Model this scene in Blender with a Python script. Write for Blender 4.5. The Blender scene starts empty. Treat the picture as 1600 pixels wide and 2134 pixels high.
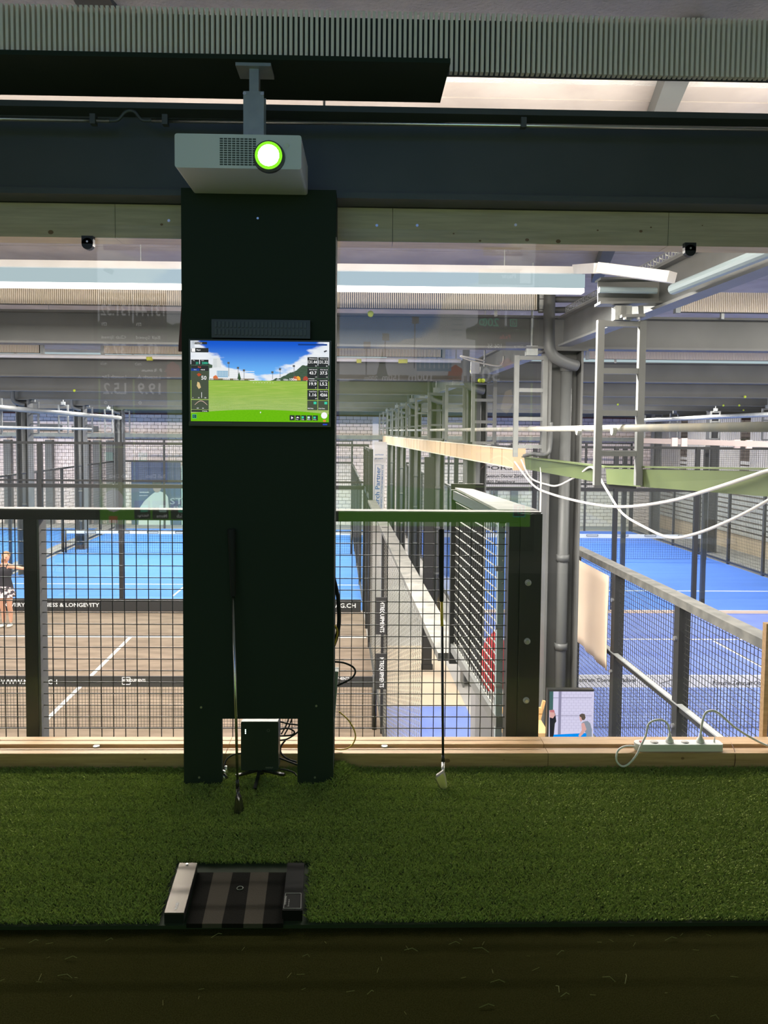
import bpy, math, random
import numpy as np
from mathutils import Vector, Matrix

sc = bpy.context.scene
col = sc.collection
random.seed(7)
rng = np.random.default_rng(7)

# ------------------------------------------------------------------ camera
IW, IH, F, CY = 1600, 2134, 1600.0, 984.0
YAW, PITCH, ROLL = math.radians(1.27), math.radians(3.0), math.radians(0.5)
CAM = Vector((0, 0, 1.3))
fwd = Vector((math.sin(YAW) * math.cos(PITCH), math.cos(YAW) * math.cos(PITCH), -math.sin(PITCH)))
r0 = Vector((math.cos(YAW), -math.sin(YAW), 0))
u0 = r0.cross(fwd)
rt = r0 * math.cos(ROLL) + u0 * math.sin(ROLL)
up = -r0 * math.sin(ROLL) + u0 * math.cos(ROLL)
cd = bpy.data.cameras.new('camera')
cam = bpy.data.objects.new('camera', cd)
col.objects.link(cam)
M4 = Matrix.Identity(4)
for i, v in enumerate((rt, up, -fwd)):
    for j in range(3):
        M4[j][i] = v[j]
M4.translation = CAM
cam.matrix_world = M4
cd.sensor_fit = 'VERTICAL'
cd.sensor_height = 32.0
cd.lens = F / IH * 32.0
cd.shift_y = (CY - IH / 2) / IH
cd.clip_start = 0.02
sc.camera = cam

# ------------------------------------------------------------------ world and exposure
w = bpy.data.worlds.new('world')
sc.world = w
w.use_nodes = True
w.node_tree.nodes['Background'].inputs[0].default_value = (1.0, 0.97, 0.93, 1)
w.node_tree.nodes['Background'].inputs[1].default_value = 0.9
vs = sc.view_settings
vs.view_transform = 'Standard'
vs.look = 'None'
vs.gamma = 1.0
vs.exposure = 0.0
vs.use_curve_mapping = False
sc.cycles.transparent_max_bounces = 32
sc.cycles.max_bounces = 8
sc.cycles.diffuse_bounces = 5

HALL_LIGHT = 640.0      # watts per 10 m luminaire row
WASHER = 115.0          # watts of the lamp tube behind the beam over the window
SCREEN_GAIN = 2.3      # brightness of the projected picture on the simulator screen

# ------------------------------------------------------------------ placing helpers
def ray(px, py):
    return fwd + rt * ((px - 800) / F) + up * ((CY - py) / F)

def P(px, py, Y):
    d = ray(px, py)
    return CAM + d * (Y / d.y)

def G(px, py, z):
    d = ray(px, py)
    return CAM + d * ((z - CAM.z) / d.z)

def HX(x7, Y):          # the hall's long axis leans a little against the window wall
    return x7 - 0.04 * Y

TZ = -.032              # level of the turf
FLOOR = -3.1            # hall floor, one storey below the gallery
def FR(n):              # depth of frame n
    return 3.05 + 5.05 * n

# ------------------------------------------------------------------ materials
MATS = {}
def mat(name, c, rough=0.6, metal=0.0, var=None, scale=8.0, bump=0.0, bscale=60.0, stretch=None, spec=0.5, detail=4.0, lo=.35, hi=.65):
    if name in MATS:
        return MATS[name]
    m = bpy.data.materials.new(name)
    m.use_nodes = True
    nt = m.node_tree
    b = nt.nodes['Principled BSDF']
    b.inputs['Base Color'].default_value = (*c, 1)
    b.inputs['Roughness'].default_value = rough
    b.inputs['Metallic'].default_value = metal
    b.inputs['Specular IOR Level'].default_value = spec
    tc = nt.nodes.new('ShaderNodeTexCoord')
    src = tc.outputs['Object']
    if stretch:
        mp = nt.nodes.new('ShaderNodeMapping')
        mp.inputs['Scale'].default_value = stretch
        nt.links.new(src, mp.inputs[0])
        src = mp.outputs[0]
    if var:
        n = nt.nodes.new('ShaderNodeTexNoise')
        n.inputs['Scale'].default_value = scale
        n.inputs['Detail'].default_value = detail
        nt.links.new(src, n.inputs['Vector'])
        r = nt.nodes.new('ShaderNodeValToRGB')
        r.color_ramp.elements[0].position = lo
        r.color_ramp.elements[1].position = hi
        r.color_ramp.elements[0].color = (*c, 1)
        r.color_ramp.elements[1].color = (*var, 1)
        nt.links.new(n.outputs['Fac'], r.inputs[0])
        nt.links.new(r.outputs[0], b.inputs['Base Color'])
    if bump:
        n2 = nt.nodes.new('ShaderNodeTexNoise')
        n2.inputs['Scale'].default_value = bscale
        n2.inputs['Detail'].default_value = 3
        nt.links.new(src, n2.inputs['Vector'])
        bp = nt.nodes.new('ShaderNodeBump')
        bp.inputs['Strength'].default_value = bump
        bp.inputs['Distance'].default_value = 0.01
        nt.links.new(n2.outputs['Fac'], bp.inputs['Height'])
        nt.links.new(bp.outputs[0], b.inputs['Normal'])
    MATS[name] = m
    return m

def emit(name, c, s):
    if name in MATS:
        return MATS[name]
    m = bpy.data.materials.new(name)
    m.use_nodes = True
    nt = m.node_tree
    nt.nodes.remove(nt.nodes['Principled BSDF'])
    e = nt.nodes.new('ShaderNodeEmission')
    e.inputs[0].default_value = (*c, 1)
    e.inputs[1].default_value = s
    nt.links.new(e.outputs[0], nt.nodes['Material Output'].inputs[0])
    MATS[name] = m
    return m

def glass(name, tint, f0):
    m = bpy.data.materials.new(name)
    m.use_nodes = True
    nt = m.node_tree
    nt.nodes.remove(nt.nodes['Principled BSDF'])
    t = nt.nodes.new('ShaderNodeBsdfTransparent')
    t.inputs[0].default_value = (*tint, 1)
    g = nt.nodes.new('ShaderNodeBsdfGlossy')
    g.inputs['Roughness'].default_value = 0.0
    geo = nt.nodes.new('ShaderNodeNewGeometry')
    dot = nt.nodes.new('ShaderNodeVectorMath'); dot.operation = 'DOT_PRODUCT'
    nt.links.new(geo.outputs['Normal'], dot.inputs[0])
    nt.links.new(geo.outputs['Incoming'], dot.inputs[1])
    def mth(op, a, b=None):
        n = nt.nodes.new('ShaderNodeMath'); n.operation = op
        for i, x in enumerate((a, b)):
            if x is None: continue
            if isinstance(x, (int, float)): n.inputs[i].default_value = x
            else: nt.links.new(x, n.inputs[i])
        return n.outputs[0]
    c = mth('ABSOLUTE', dot.outputs['Value'])
    k = mth('POWER', mth('SUBTRACT', 1.0, c), 5.0)
    fr = mth('ADD', mth('MULTIPLY', k, 1 - f0), f0)
    mx = nt.nodes.new('ShaderNodeMixShader')
    nt.links.new(fr, mx.inputs[0])
    nt.links.new(t.outputs[0], mx.inputs[1])
    nt.links.new(g.outputs[0], mx.inputs[2])
    nt.links.new(mx.outputs[0], nt.nodes['Material Output'].inputs[0])
    MATS[name] = m
    return m

black = mat('black paint', (.026, .036, .027), .85, spec=.06)
blackm = mat('black metal', (.014, .014, .014), .5, spec=.4)
blackp = mat('black plastic', (.012, .013, .013), .4)
rubber = mat('black rubber', (.008, .008, .008), .8)
anth = mat('anthracite steel', (.09, .092, .089), .5, var=(.115, .116, .112), scale=2)
beamdark = mat('dark painted steel', (.06, .068, .066), .5, var=(.075, .08, .078), scale=3)
greyst = mat('grey painted steel', (.145, .15, .148), .45, var=(.185, .19, .185), scale=3)
galv = mat('galvanised steel', (.30, .32, .32), .42, .35, var=(.38, .39, .38), scale=14)
pipegrey = mat('grey plastic pipe', (.085, .088, .087), .5)
finm = mat('grey enamelled fins', (.88, .79, .67), .5)
fenceblk = mat('charcoal fence paint', (.024, .024, .023), .45)
fencetop = mat('paler fence paint', (.075, .075, .068), .7, var=(.14, .135, .12), scale=9)  # mottled paler tone than the fence paint, used on the rail tops
conc = mat('rough concrete', (.36, .355, .34), .9, var=(.44, .43, .41), scale=5, bump=.9, bscale=55)
roofm = mat('pale roof panel', (.34, .31, .285), .8, var=(.42, .385, .355), scale=3, bump=.15, bscale=20)
wood = mat('spruce timber', (.37, .225, .105), .6, var=(.48, .31, .16), scale=6, stretch=(1, 14, 14), bump=.1)
knot = mat('timber knot', (.20, .11, .05), .6)
jointm = mat('dark joint', (.05, .04, .03), .9)
screwm = mat('bright screw steel', (.65, .65, .65), .3, .9)
chrome = mat('polished steel', (.80, .77, .73), .34, 1.0)
darkchrome = mat('black nickel steel', (.12, .12, .11), .25, .9)
shaftm = mat('steel shaft', (.55, .55, .54), .25, 1.0)
yellow = mat('yellow coating', (.55, .38, .03), .4)
ycable = mat('yellow cable', (.55, .36, .04), .5)
whitecab = mat('white cable', (.62, .6, .55), .5)
greycab = mat('light grey cable', (.74, .72, .69), .5)
whitepl = mat('white plastic', (.66, .67, .66), .4)
whitem = mat('white sheet metal', (.90, .88, .89), .45, var=(.82, .8, .8), scale=4)
bluewh = mat('pale blue reflector', (.62, .74, .79), .4, var=(.70, .80, .84), scale=7)
projm = mat('white projector shell', (.62, .64, .63), .5)
turfbase = mat('turf backing', (.012, .022, .006), .9)
turfm = mat('turf blades', (.125, .175, .024), .55, var=(.33, .385, .10), scale=220, detail=1)
nearmat = mat('short dark carpet', (.019, .0185, .005), 1.0, var=(.034, .032, .011), scale=320, bump=.6, bscale=500, detail=2, spec=0.0)
strawm = mat('straw strands', (.16, .17, .07), .8, spec=.1)
matdark = mat('dark rubber mat', (.009, .008, .006), .9, bump=.3, bscale=400, spec=.05)
matgrey = mat('grey mat stripe', (.065, .055, .043), .9, bump=.3, bscale=400, spec=.05)
railmet = mat('brushed grey aluminium', (.10, .086, .070), .45, .8)
brown = mat('brown court carpet', (.142, .104, .072), .95, var=(.215, .16, .115), scale=3.2, stretch=(.5, 1.6, 1), detail=8, bump=.3, bscale=30)
lblue = mat('light blue court', (.040, .165, .47), .9, var=(.052, .19, .52), scale=1.2, stretch=(.4, 3, 1))
blue = mat('blue court', (.038, .125, .48), .9, var=(.045, .14, .52), scale=1.2, stretch=(.4, 3, 1))
violet = mat('violet blue court', (.11, .165, .46), .9, var=(.13, .19, .50), scale=2)
hallfl = mat('grey hall floor', (.27, .26, .245), .8, var=(.32, .305, .285), scale=1.5)
beigefl = mat('beige floor', (.46, .37, .27), .85)
linew = mat('white court line', (.72, .70, .66), .8)
brickm = mat('pale block', (.70, .60, .57), .85, var=(.76, .655, .62), scale=2.5)
mortar = mat('dark mortar', (.13, .11, .105), .95)
netm = mat('black net cord', (.02, .02, .02), .8)
bandblk = mat('black band', (.026, .026, .026), .7)
bandwht = mat('white band', (.70, .69, .67), .7)
letterw = mat('white lettering', (.80, .80, .80), .7)
letterb = mat('blue lettering', (.06, .16, .42), .7)
letterk = mat('black lettering', (.03, .03, .035), .7)
lettergr = mat('grey lettering', (.30, .34, .38), .7)
tarp = mat('beige tarpaulin', (.68, .53, .40), .75, var=(.73, .58, .445), scale=2)
olive = mat('olive steel', (.075, .10, .036), .5, var=(.09, .118, .044), scale=3)
trayor = mat('sandy perforated sheet', (.60, .43, .27), .6)
trayed = mat('pale tray edge', (.74, .64, .50), .6)
dred = mat('dark red board', (.11, .015, .012), .6)
redm = mat('red cloth', (.38, .03, .035), .8)
tball = mat('tennis ball felt', (.55, .66, .06), .9)
ytape = mat('yellow tape', (.62, .64, .08), .7)
skin = mat('skin', (.62, .33, .22), .6)
hairm = mat('blond hair', (.30, .17, .07), .7)
shirtm = mat('black tank top', (.025, .024, .03), .8)
skirtm = mat('patterned skirt', (.05, .04, .05), .8, var=(.65, .55, .56), scale=14, lo=.47, hi=.53)
shoem = mat('white shoe', (.75, .75, .68), .6)
facem = mat('face marks', (.10, .04, .03), .6)
chairw = mat('honey wood', (.60, .38, .17), .5)
posterm = mat('navy poster', (.06, .08, .16), .7)
posterg = mat('mint poster', (.50, .68, .66), .7)
bannerw = mat('white banner', (.74, .70, .70), .7)
wallw = mat('pale boarding', (.45, .43, .40), .8, var=(.50, .475, .445), scale=2)
slatm = mat('pale slat', (.42, .415, .39), .7)
wallin = mat('grey gallery wall', (.30, .30, .28), .9)
diffm = emit('lit lamp diffuser', (.64, .80, .85), .72)
lampm = emit('lamp tube', (1, .93, .80), 5.0)
ledm = emit('led dot', (.7, 1, .8), 3.0)
lensm = emit('projector lens light', (.93, 1.0, .62), 45.0)
lensrim = emit('projector lens glow', (.30, 1.0, .03), .95)
gwin = glass('window glass', (.985, .99, .985), .024)
gcourt = glass('court glass', (.93, .965, .95), .045)

# ------------------------------------------------------------------ mesh builder
FONT_CACHE = {}
def text_geo(s):
    if s not in FONT_CACHE:
        c = bpy.data.curves.new('t', 'FONT')
        c.body = s
        c.resolution_u = 2
        c.offset = .016
        o = bpy.data.objects.new('t', c)
        col.objects.link(o)
        dg = bpy.context.evaluated_depsgraph_get()
        me = bpy.data.meshes.new_from_object(o.evaluated_get(dg))
        vs_ = [v.co.copy() for v in me.vertices]
        fs_ = [tuple(p.vertices) for p in me.polygons]
        bpy.data.objects.remove(o)
        bpy.data.curves.remove(c)
        bpy.data.meshes.remove(me)
        x0 = min(v.x for v in vs_); x1 = max(v.x for v in vs_)
        y0 = min(v.y for v in vs_); y1 = max(v.y for v in vs_)
        FONT_CACHE[s] = ([((v.x - x0) / (x1 - x0), (v.y - y0) / (y1 - y0)) for v in vs_], fs_, (x1 - x0) / (y1 - y0))
    return FONT_CACHE[s]

class MB:
    def __init__(self):
        self.v = []; self.f = []
    def add(self, vs_, fs_):
        n = len(self.v)
        self.v.extend(tuple(x) for x in vs_)
        self.f.extend(tuple(i + n for i in q) for q in fs_)
        return self
    def box(self, a, b):
        x0, y0, z0 = (min(a[i], b[i]) for i in range(3))
        x1, y1, z1 = (max(a[i], b[i]) for i in range(3))
        return self.add([(x0, y0, z0), (x1, y0, z0), (x1, y1, z0), (x0, y1, z0), (x0, y0, z1), (x1, y0, z1), (x1, y1, z1), (x0, y1, z1)],
                        [(0, 3, 2, 1), (4, 5, 6, 7), (0, 1, 5, 4), (1, 2, 6, 5), (2, 3, 7, 6), (3, 0, 4, 7)])
    def hexa(self, q, d):        # quad q (4 points) pushed along d
        q = [Vector(x) for x in q]; d = Vector(d)
        return self.add(q + [x + d for x in q], [(0, 3, 2, 1), (4, 5, 6, 7), (0, 1, 5, 4), (1, 2, 6, 5), (2, 3, 7, 6), (3, 0, 4, 7)])
    def bar(self, a, b, wdt, h, upv=(0, 0, 1), caps=True):   # beam from a to b, wdt sideways, h along up
        a = Vector(a); b = Vector(b); d = (b - a).normalized()
        s = d.cross(Vector(upv))
        if s.length < 1e-6: s = Vector((1, 0, 0))
        s.normalize(); u = s.cross(d)
        s *= wdt / 2; u *= h / 2
        fs_ = [(0, 1, 5, 4), (1, 2, 6, 5), (2, 3, 7, 6), (3, 0, 4, 7)]
        if caps: fs_ += [(0, 3, 2, 1), (4, 5, 6, 7)]
        return self.add([a - s - u, a + s - u, a + s + u, a - s + u, b - s - u, b + s - u, b + s + u, b - s + u], fs_)
    def tube(self, pts, r, n=8, smooth=True):
        pts = [Vector(p) for p in pts]
        rs = r if isinstance(r, (list, tuple)) else [r] * len(pts)
        ref = None; rings = []
        for i, p in enumerate(pts):
            t = (pts[min(i + 1, len(pts) - 1)] - pts[max(i - 1, 0)]).normalized()
            if ref is None:
                ref = t.cross(Vector((0, 0, 1)))
                if ref.length < .05: ref = t.cross(Vector((0, 1, 0)))
            ref = (ref - t * ref.dot(t)).normalized()
            bn = t.cross(ref)
            rings.append([p + (ref * math.cos(2 * math.pi * k / n) + bn * math.sin(2 * math.pi * k / n)) * rs[i] for k in range(n)])
        vs_ = [q for ring in rings for q in ring]; fs_ = []
        for i in range(len(rings) - 1):
            for k in range(n):
                k2 = (k + 1) % n
                fs_.append((i * n + k, i * n + k2, (i + 1) * n + k2, (i + 1) * n + k))
        fs_.append(tuple(range(n))[::-1])
        fs_.append(tuple((len(rings) - 1) * n + k for k in range(n)))
        return self.add(vs_, fs_)
    def cyl(self, a, b, r, n=12):
        return self.tube([a, b], r, n)
    def sphere(self, c, r, n=10, m=7, sc_=(1, 1, 1)):
        c = Vector(c); vs_ = [c + Vector((0, 0, -r * sc_[2]))]; fs_ = []
        for i in range(1, m):
            a = -math.pi / 2 + math.pi * i / m
            for k in range(n):
                t = 2 * math.pi * k / n
                vs_.append(c + Vector((r * sc_[0] * math.cos(a) * math.cos(t), r * sc_[1] * math.cos(a) * math.sin(t), r * sc_[2] * math.sin(a))))
        vs_.append(c + Vector((0, 0, r * sc_[2])))
        for k in range(n):
            k2 = (k + 1) % n
            fs_.append((0, 1 + k2, 1 + k))
            for i in range(m - 2):
                fs_.append((1 + i * n + k, 1 + i * n + k2, 1 + (i + 1) * n + k2, 1 + (i + 1) * n + k))
            fs_.append((1 + (m - 2) * n + k, 1 + (m - 2) * n + k2, len(vs_) - 1))
        return self.add(vs_, fs_)
    def grid(self, a, b, z0, z1, step, wd, zstep=None, sag=0.0):   # square wire mesh in the vertical plane a-b
        a = Vector((a[0], a[1], 0)); b = Vector((b[0], b[1], 0))
        L = (b - a).length; d = (b - a) / L
        n = int(L / step)
        for i in range(n + 1):
            p = a + d * (i * L / n)
            self.bar(p + Vector((0, 0, z0)), p + Vector((0, 0, z1)), wd, wd, tuple(d), False)
        m = int((z1 - z0) / (zstep or step))
        for j in range(m + 1):
            z = Vector((0, 0, z0 + (z1 - z0) * j / m))
            self.bar(a + z, b + z, wd, wd, (0, 0, 1), False)
        return self
    def text(self, s, o, r, u, h, width=None, out=None):      # cap box bottom-left corner o
        g, fs_, asp = text_geo(s)
        o = Vector(o); r = Vector(r).normalized(); u = Vector(u).normalized()
        W = width if width else h * asp
        return self.add([o + r * (x * W) + u * (y * h) for x, y in g], fs_)
    def build(self, name, m, parent=None, smooth=False, label=None, kind=None):
        me = bpy.data.meshes.new(name)
        me.from_pydata(self.v, [], self.f)
        if smooth:
            me.polygons.foreach_set('use_smooth', [True] * len(me.polygons))
            me.update()
        me.materials.append(m)
        o = bpy.data.objects.new(name, me)
        col.objects.link(o)
        if parent: attach(o, parent)
        if label: o['label'] = label
        if kind: o['kind'] = kind
        return o

def attach(o, parent):      # every parent sits at its own location without rotation, so children keep world coordinates
    o.parent = parent
    o.matrix_parent_inverse = Matrix.Translation(-parent.location)

def tag(o, label, cat, group=None):
    o['label'] = label; o['category'] = cat
    if group: o['group'] = group
    return o

def thing(name, label, cat, loc=(0, 0, 0), group=None):
    o = bpy.data.objects.new(name, None)
    o.empty_display_size = .05
    col.objects.link(o)
    o.location = Vector(loc)
    return tag(o, label, cat, group)

def struct(o, label=None):
    o['kind'] = 'structure'
    if label: o['label'] = label
    return o

def spline(pts, n=8):
    pts = [Vector(p) for p in pts]
    out = []
    for i in range(len(pts) - 1):
        p0 = pts[max(i - 1, 0)]; p1 = pts[i]; p2 = pts[i + 1]; p3 = pts[min(i + 2, len(pts) - 1)]
        for k in range(n):
            t = k / n
            out.append(.5 * ((2 * p1) + (p2 - p0) * t + (2 * p0 - 5 * p1 + 4 * p2 - p3) * t * t + (3 * p1 - p0 - 3 * p2 + p3) * t ** 3))
    out.append(pts[-1])
    return out

def ibeam(a, b, wd, h, tf=.02, tw=.016, web_shift=0.0):
    a = Vector(a); b = Vector(b)
    mb = MB(); z = Vector((0, 0, h / 2 - tf / 2))
    mb.bar(a + z, b + z, wd, tf).bar(a - z, b - z, wd, tf).bar(a, b, tw, h - 2 * tf)
    return mb

ORD = ['first', 'second', 'third', 'fourth', 'fifth', 'sixth', 'seventh', 'eighth', 'ninth', 'tenth', 'eleventh', 'twelfth']

# ================================================================== THE SETTING: gallery
GY = 3.04               # the glass
PY = 2.83               # front of the black cladding
XL, XR = -3.45, 2.15    # gallery side walls
TE = G(800, 1925, TZ).y  # front edge of the turf
struct(MB().box((XL, -1.2, -.26), (XR, TE, TZ - .012)).build('floor', nearmat))
struct(MB().box((XL, TE, -.26), (XR, 3.2, TZ - .002)).build('trim_3', turfbase))
struct(MB().box((XL - .1, -1.25, -.2), (XL, 2.95, 3.1)).build('wall_left', wallin))
struct(MB().box((XR, -1.25, -.2), (XR + .1, 2.95, 3.1)).build('wall_right', wallin))
struct(MB().box((XL, -1.3, -.2), (XR, -1.2, 3.1)).build('wall_back', wallin))
struct(MB().box((XL - .1, -1.3, 3.05), (XR + .1, 3.93, 3.2)).build('ceiling', conc))

# hall roof of long panels
roof = struct(MB().box((-26, 3.93, 3.13), (26, 37.5, 3.2)).build('ceiling_2', roofm))
pm = MB().box((-26, 0, 3.07), (26, 1.135, 3.13)).build('roof_panel', roofm, roof)
for k in range(29):
    o = pm if k == 0 else pm.copy()
    if k: col.objects.link(o)
    o.location.y = (4.15 - 1.15 if k == 0 else 4.15 + 1.15 * (k - 1)) + .007
    if k == 0:
        o.location.y = 3.0 + .007 + .0
pm.location.y = 3.0 + .007
# first strip only shows past the concrete edge

# hall floor and courts
struct(MB().box((-26, 3.25, FLOOR - .3), (26, 37.5, FLOOR)).build('floor_2', hallfl))
def slab(name, x7a, x7b, ya, yb, m, z=0.006):
    q = [(HX(x7a, ya), ya, FLOOR), (HX(x7b, ya), ya, FLOOR), (HX(x7b, yb), yb, FLOOR), (HX(x7a, yb), yb, FLOOR)]
    return struct(MB().hexa(q, (0, 0, z)).build(name, m))
def line(name, p, q, wd, parent):
    return MB().bar((p[0], p[1], FLOOR + .008), (q[0], q[1], FLOOR + .008), wd, .006).build(name, linew, parent)
cb = slab('floor_3', -9.75, .68, 4, 18.55, brown)
cl = slab('floor_4', -9.75, .68, 18.75, 34.3, lblue)
cv = slab('floor_5', 2.98, 13.3, 4, 18.55, violet)
cr = slab('floor_6', 2.98, 13.3, 18.75, 34.3, blue)
slab('floor_7', -20.8, -10.6, 4, 34.3, lblue)
slab('floor_8', .72, 2.1, 3.4, 12.1, violet)
slab('floor_9', .72, 2.1, 12.1, 15.6, beigefl)
Fz = FLOOR
def gl(px, py): return G(px, py, Fz)
ys = gl(300, 1328).y
line('court_line', (HX(-9.7, ys), ys), (HX(.66, ys), ys), .06, cb)
c1, c2 = gl(272, 1328), gl(93, 1505)
line('court_line', c1, c2 + (c2 - c1) * .6, .07, cb)
ys = gl(300, 1218).y
line('court_line', (HX(-9.7, ys), ys), (HX(.66, ys), ys), .05, cl)
line('court_line', gl(385, 1222), gl(360, 1243), .05, cl)
ys = gl(1400, 1232).y
line('court_line', (HX(3.0, ys), ys), (HX(13.2, ys), ys), .05, cr)
ys = gl(1400, 1333).y
line('court_line', (HX(3.0, ys), ys), (HX(13.2, ys), ys), .05, cv)
c1, c2 = gl(1487, 1337), gl(1600, 1398)
line('court_line', c1, c2 + (c2 - c1) * .8, .05, cv)

# ------------------------------------------------------------------ end wall of pale blocks
EW = 36.0
ewall = struct(MB().box((-26, EW + .1, FLOOR), (26, EW + .3, 3.1)).build('wall_end', mortar))
BW, BH = .33, .165
rowsn = 32
ztop = 2.02
cells = []
for j in range(rowsn):
    z1 = ztop - j * BH
    off = (j % 2) * BW / 2
    for i in range(-62, 62):
        cells.append((j, i * BW + off, z1))
def first_class(c):
    j, x, z1 = c
    return j < 8 and (-12.6 < x < -8.2 or -1.9 < x < 5.3)
fc = [c for c in cells if first_class(c)][:298]
fset = set(fc)
b0 = MB().box((.009, 0, -BH + .009), (BW - .009, .1, -.009)).build('block', brickm, ewall)
for k, (j, x, z1) in enumerate(fc):
    o = b0 if k == 0 else b0.copy()
    if k: col.objects.link(o)
    o.location = (x, EW + random.uniform(-.006, .006), z1)
mb = MB()
for c in cells:
    if c in fset: continue
    j, x, z1 = c
    mb.box((x + .009, EW, z1 - BH + .009), (x + BW - .009, EW + .1, z1 - .009))
mb.build('blockwork', brickm, ewall, kind='stuff')
MB().box((-26, EW - .06, 2.03), (26, EW + .1, 3.1)).build('lintel_panel', greyst, ewall)
MB().box((-26, EW - .12, 2.02), (26, EW - .06, 2.06)).build('red_rail', dred, ewall, label='thin dark red rail along top of the blocks')
MB().box((-26, EW - .25, .95), (26, EW, 1.135)).build('ledge', mat('weathered concrete', (.25, .26, .23), .9, var=(.33, .34, .28), scale=4), ewall)
for k, px in enumerate((20, 62, 106, 182, 205, 232, 1030, 1072, 1130)):
    x = P(px, 900, EW).x
    MB().box((x - .16, EW - .3, FLOOR), (x + .16, EW - .05, .8)).build('wall_post', anth, ewall)
for (xa, xb, ya, yb) in ((0, 54, 880, 896), (78, 130, 884, 898), (150, 205, 888, 900)):
    p, q = P(xa, yb, EW), P(xb, ya, EW)
    MB().box((p.x, EW - .03, p.z), (q.x, EW, q.z)).build('window_strip', anth, ewall, label='dark window strip in the block wall')
p, q = P(241, 905, EW), P(258, 872, EW)
MB().box((p.x, EW - .12, FLOOR), (q.x, EW, 2.0)).build('white_pier', bannerw, ewall)
p, q = P(776, 905, EW), P(789, 872, EW)
MB().box((p.x, EW - .12, FLOOR), (q.x, EW, 2.0)).build('white_pier', bannerw, ewall)

# side wall of the hall with boards above and slats below
WX = 15.0
swall = struct(MB().hexa([(HX(WX + .3, 3.3), 3.3, FLOOR), (HX(WX + .6, 3.3), 3.3, FLOOR), (HX(WX + .6, EW), EW, FLOOR), (HX(WX + .3, EW), EW, FLOOR)], (0, 0, .6)).build('wall_right_hall', beigefl))
for j in range(15):
    z = FLOOR + .7 + j * .19
    MB().bar((HX(WX + .25, 16), 16, z), (HX(WX + .25, EW), EW, z), .05, .13).build('slat', slatm, swall)
k = 0
for n in range(3, 7):
    ya, yb = FR(n) + .35, FR(n + 1) - .35
    m_ = int((yb - ya) / .145)
    for i in range(m_):
        y = ya + (i + .5) * (yb - ya) / m_
        MB().box((HX(WX + .2, y) - .02, y - .066, -.55), (HX(WX + .2, y) + .02, y + .066, 2.1)).build('board', wallw, swall)

# ------------------------------------------------------------------ roof frames: steel beams, heaters, columns
def beam_label(n):
    return 'dark steel roof beam directly above the gallery window' if n == 0 else 'grey steel roof beam across the hall, %s one beyond the window' % ORD[n - 1]
for n in range(0, 7):
    Y = FR(n)
    b = ibeam((-25 if n else XL, Y, 2.35), (25 if n else XR, Y, 2.35), .2, .34, .022, .03)
    tag(b.build('steel_beam', anth if n else beamdark), beam_label(n), 'beam', 'hall roof beams' if n else None)

# near finned heater under the gallery ceiling: every fin a part
h0 = thing('finned_heater', 'long finned heater of grey upright fins close under the gallery ceiling', 'heater', (0, 2.87, 2.61))
MB().box((XL + .02, 2.872, 2.615), (XR - .02, 2.91, 2.80)).build('back_plate', mat('heater back', (.05, .055, .05), .7), h0)
MB().bar((XL + .02, 2.9, 2.66), (XR - .02, 2.9, 2.66), .02, .02).bar((XL + .02, 2.9, 2.76), (XR - .02, 2.9, 2.76), .02, .02).build('heating_pipe', finm, h0)
nf = int((XR - XL - .1) / .0187)
f0 = MB().box((-.0052, 2.845, 2.605), (.0052, 2.873, 2.812)).build('fin', finm, h0)
for k in range(nf):
    o = f0 if k == 0 else f0.copy()
    if k: col.objects.link(o)
    o.location.x = XL + .06 + k * .0187
MB().box((P(663, 145, 2.84).x, 2.838, P(663, 155, 2.84).z), (P(697, 145, 2.84).x, 2.846, P(663, 135, 2.84).z)).build('name_plate', mat('heater plate', (.2, .22, .2), .5), h0)

def far_heater(n, x0, x1, lab):
    Y = FR(n) - .16
    t = thing('finned_heater', lab, 'heater', ((x0 + x1) / 2, Y, 2.6), 'finned heaters over the hall')
    mb = MB(); c = int((x1 - x0) / .0197)
    for i in range(c):
        x = x0 + .06 + i * (x1 - x0 - .12) / c
        mb.box((x - .005, Y - .03, 2.565), (x + .005, Y, 2.765))
    mb.build('fins', finm, t, kind='stuff')
    MB().box((x0 + .04, Y, 2.56), (x1 - .04, Y + .03, 2.76)).build('back_plate', mat('heater back', (.05, .055, .05), .7), t)
    for x in (x0 + .5, x1 - .5):
        MB().box((x, Y + .02, 2.5), (x + .03, Y + .059, 2.63)).build('wall_bracket', galv, t)
    for x in (x0, x1 - .05):
        MB().box((x, Y - .035, 2.55), (x + .05, Y + .035, 2.78)).build('end_cap', galv, t)
far_heater(1, -9.6, P(1125, 640, FR(1)).x, 'finned heater over the brown court in the first hall bay, its end near the downpipe')
far_heater(1, P(1393, 640, FR(1)).x, 9.5, 'finned heater above the slanting steel beam in the first hall bay')
far_heater(2, -13, P(100, 745, FR(2)).x, 'short lit length of finned heater in second bay, ending above the woman')
far_heater(2, P(218, 745, FR(2)).x, P(925, 745, FR(2)).x, 'finned heater in second bay passing behind the black cladding')
far_heater(2, P(1215, 745, FR(2)).x, 13, 'finned heater in second bay behind the tall ladder frame')

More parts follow.
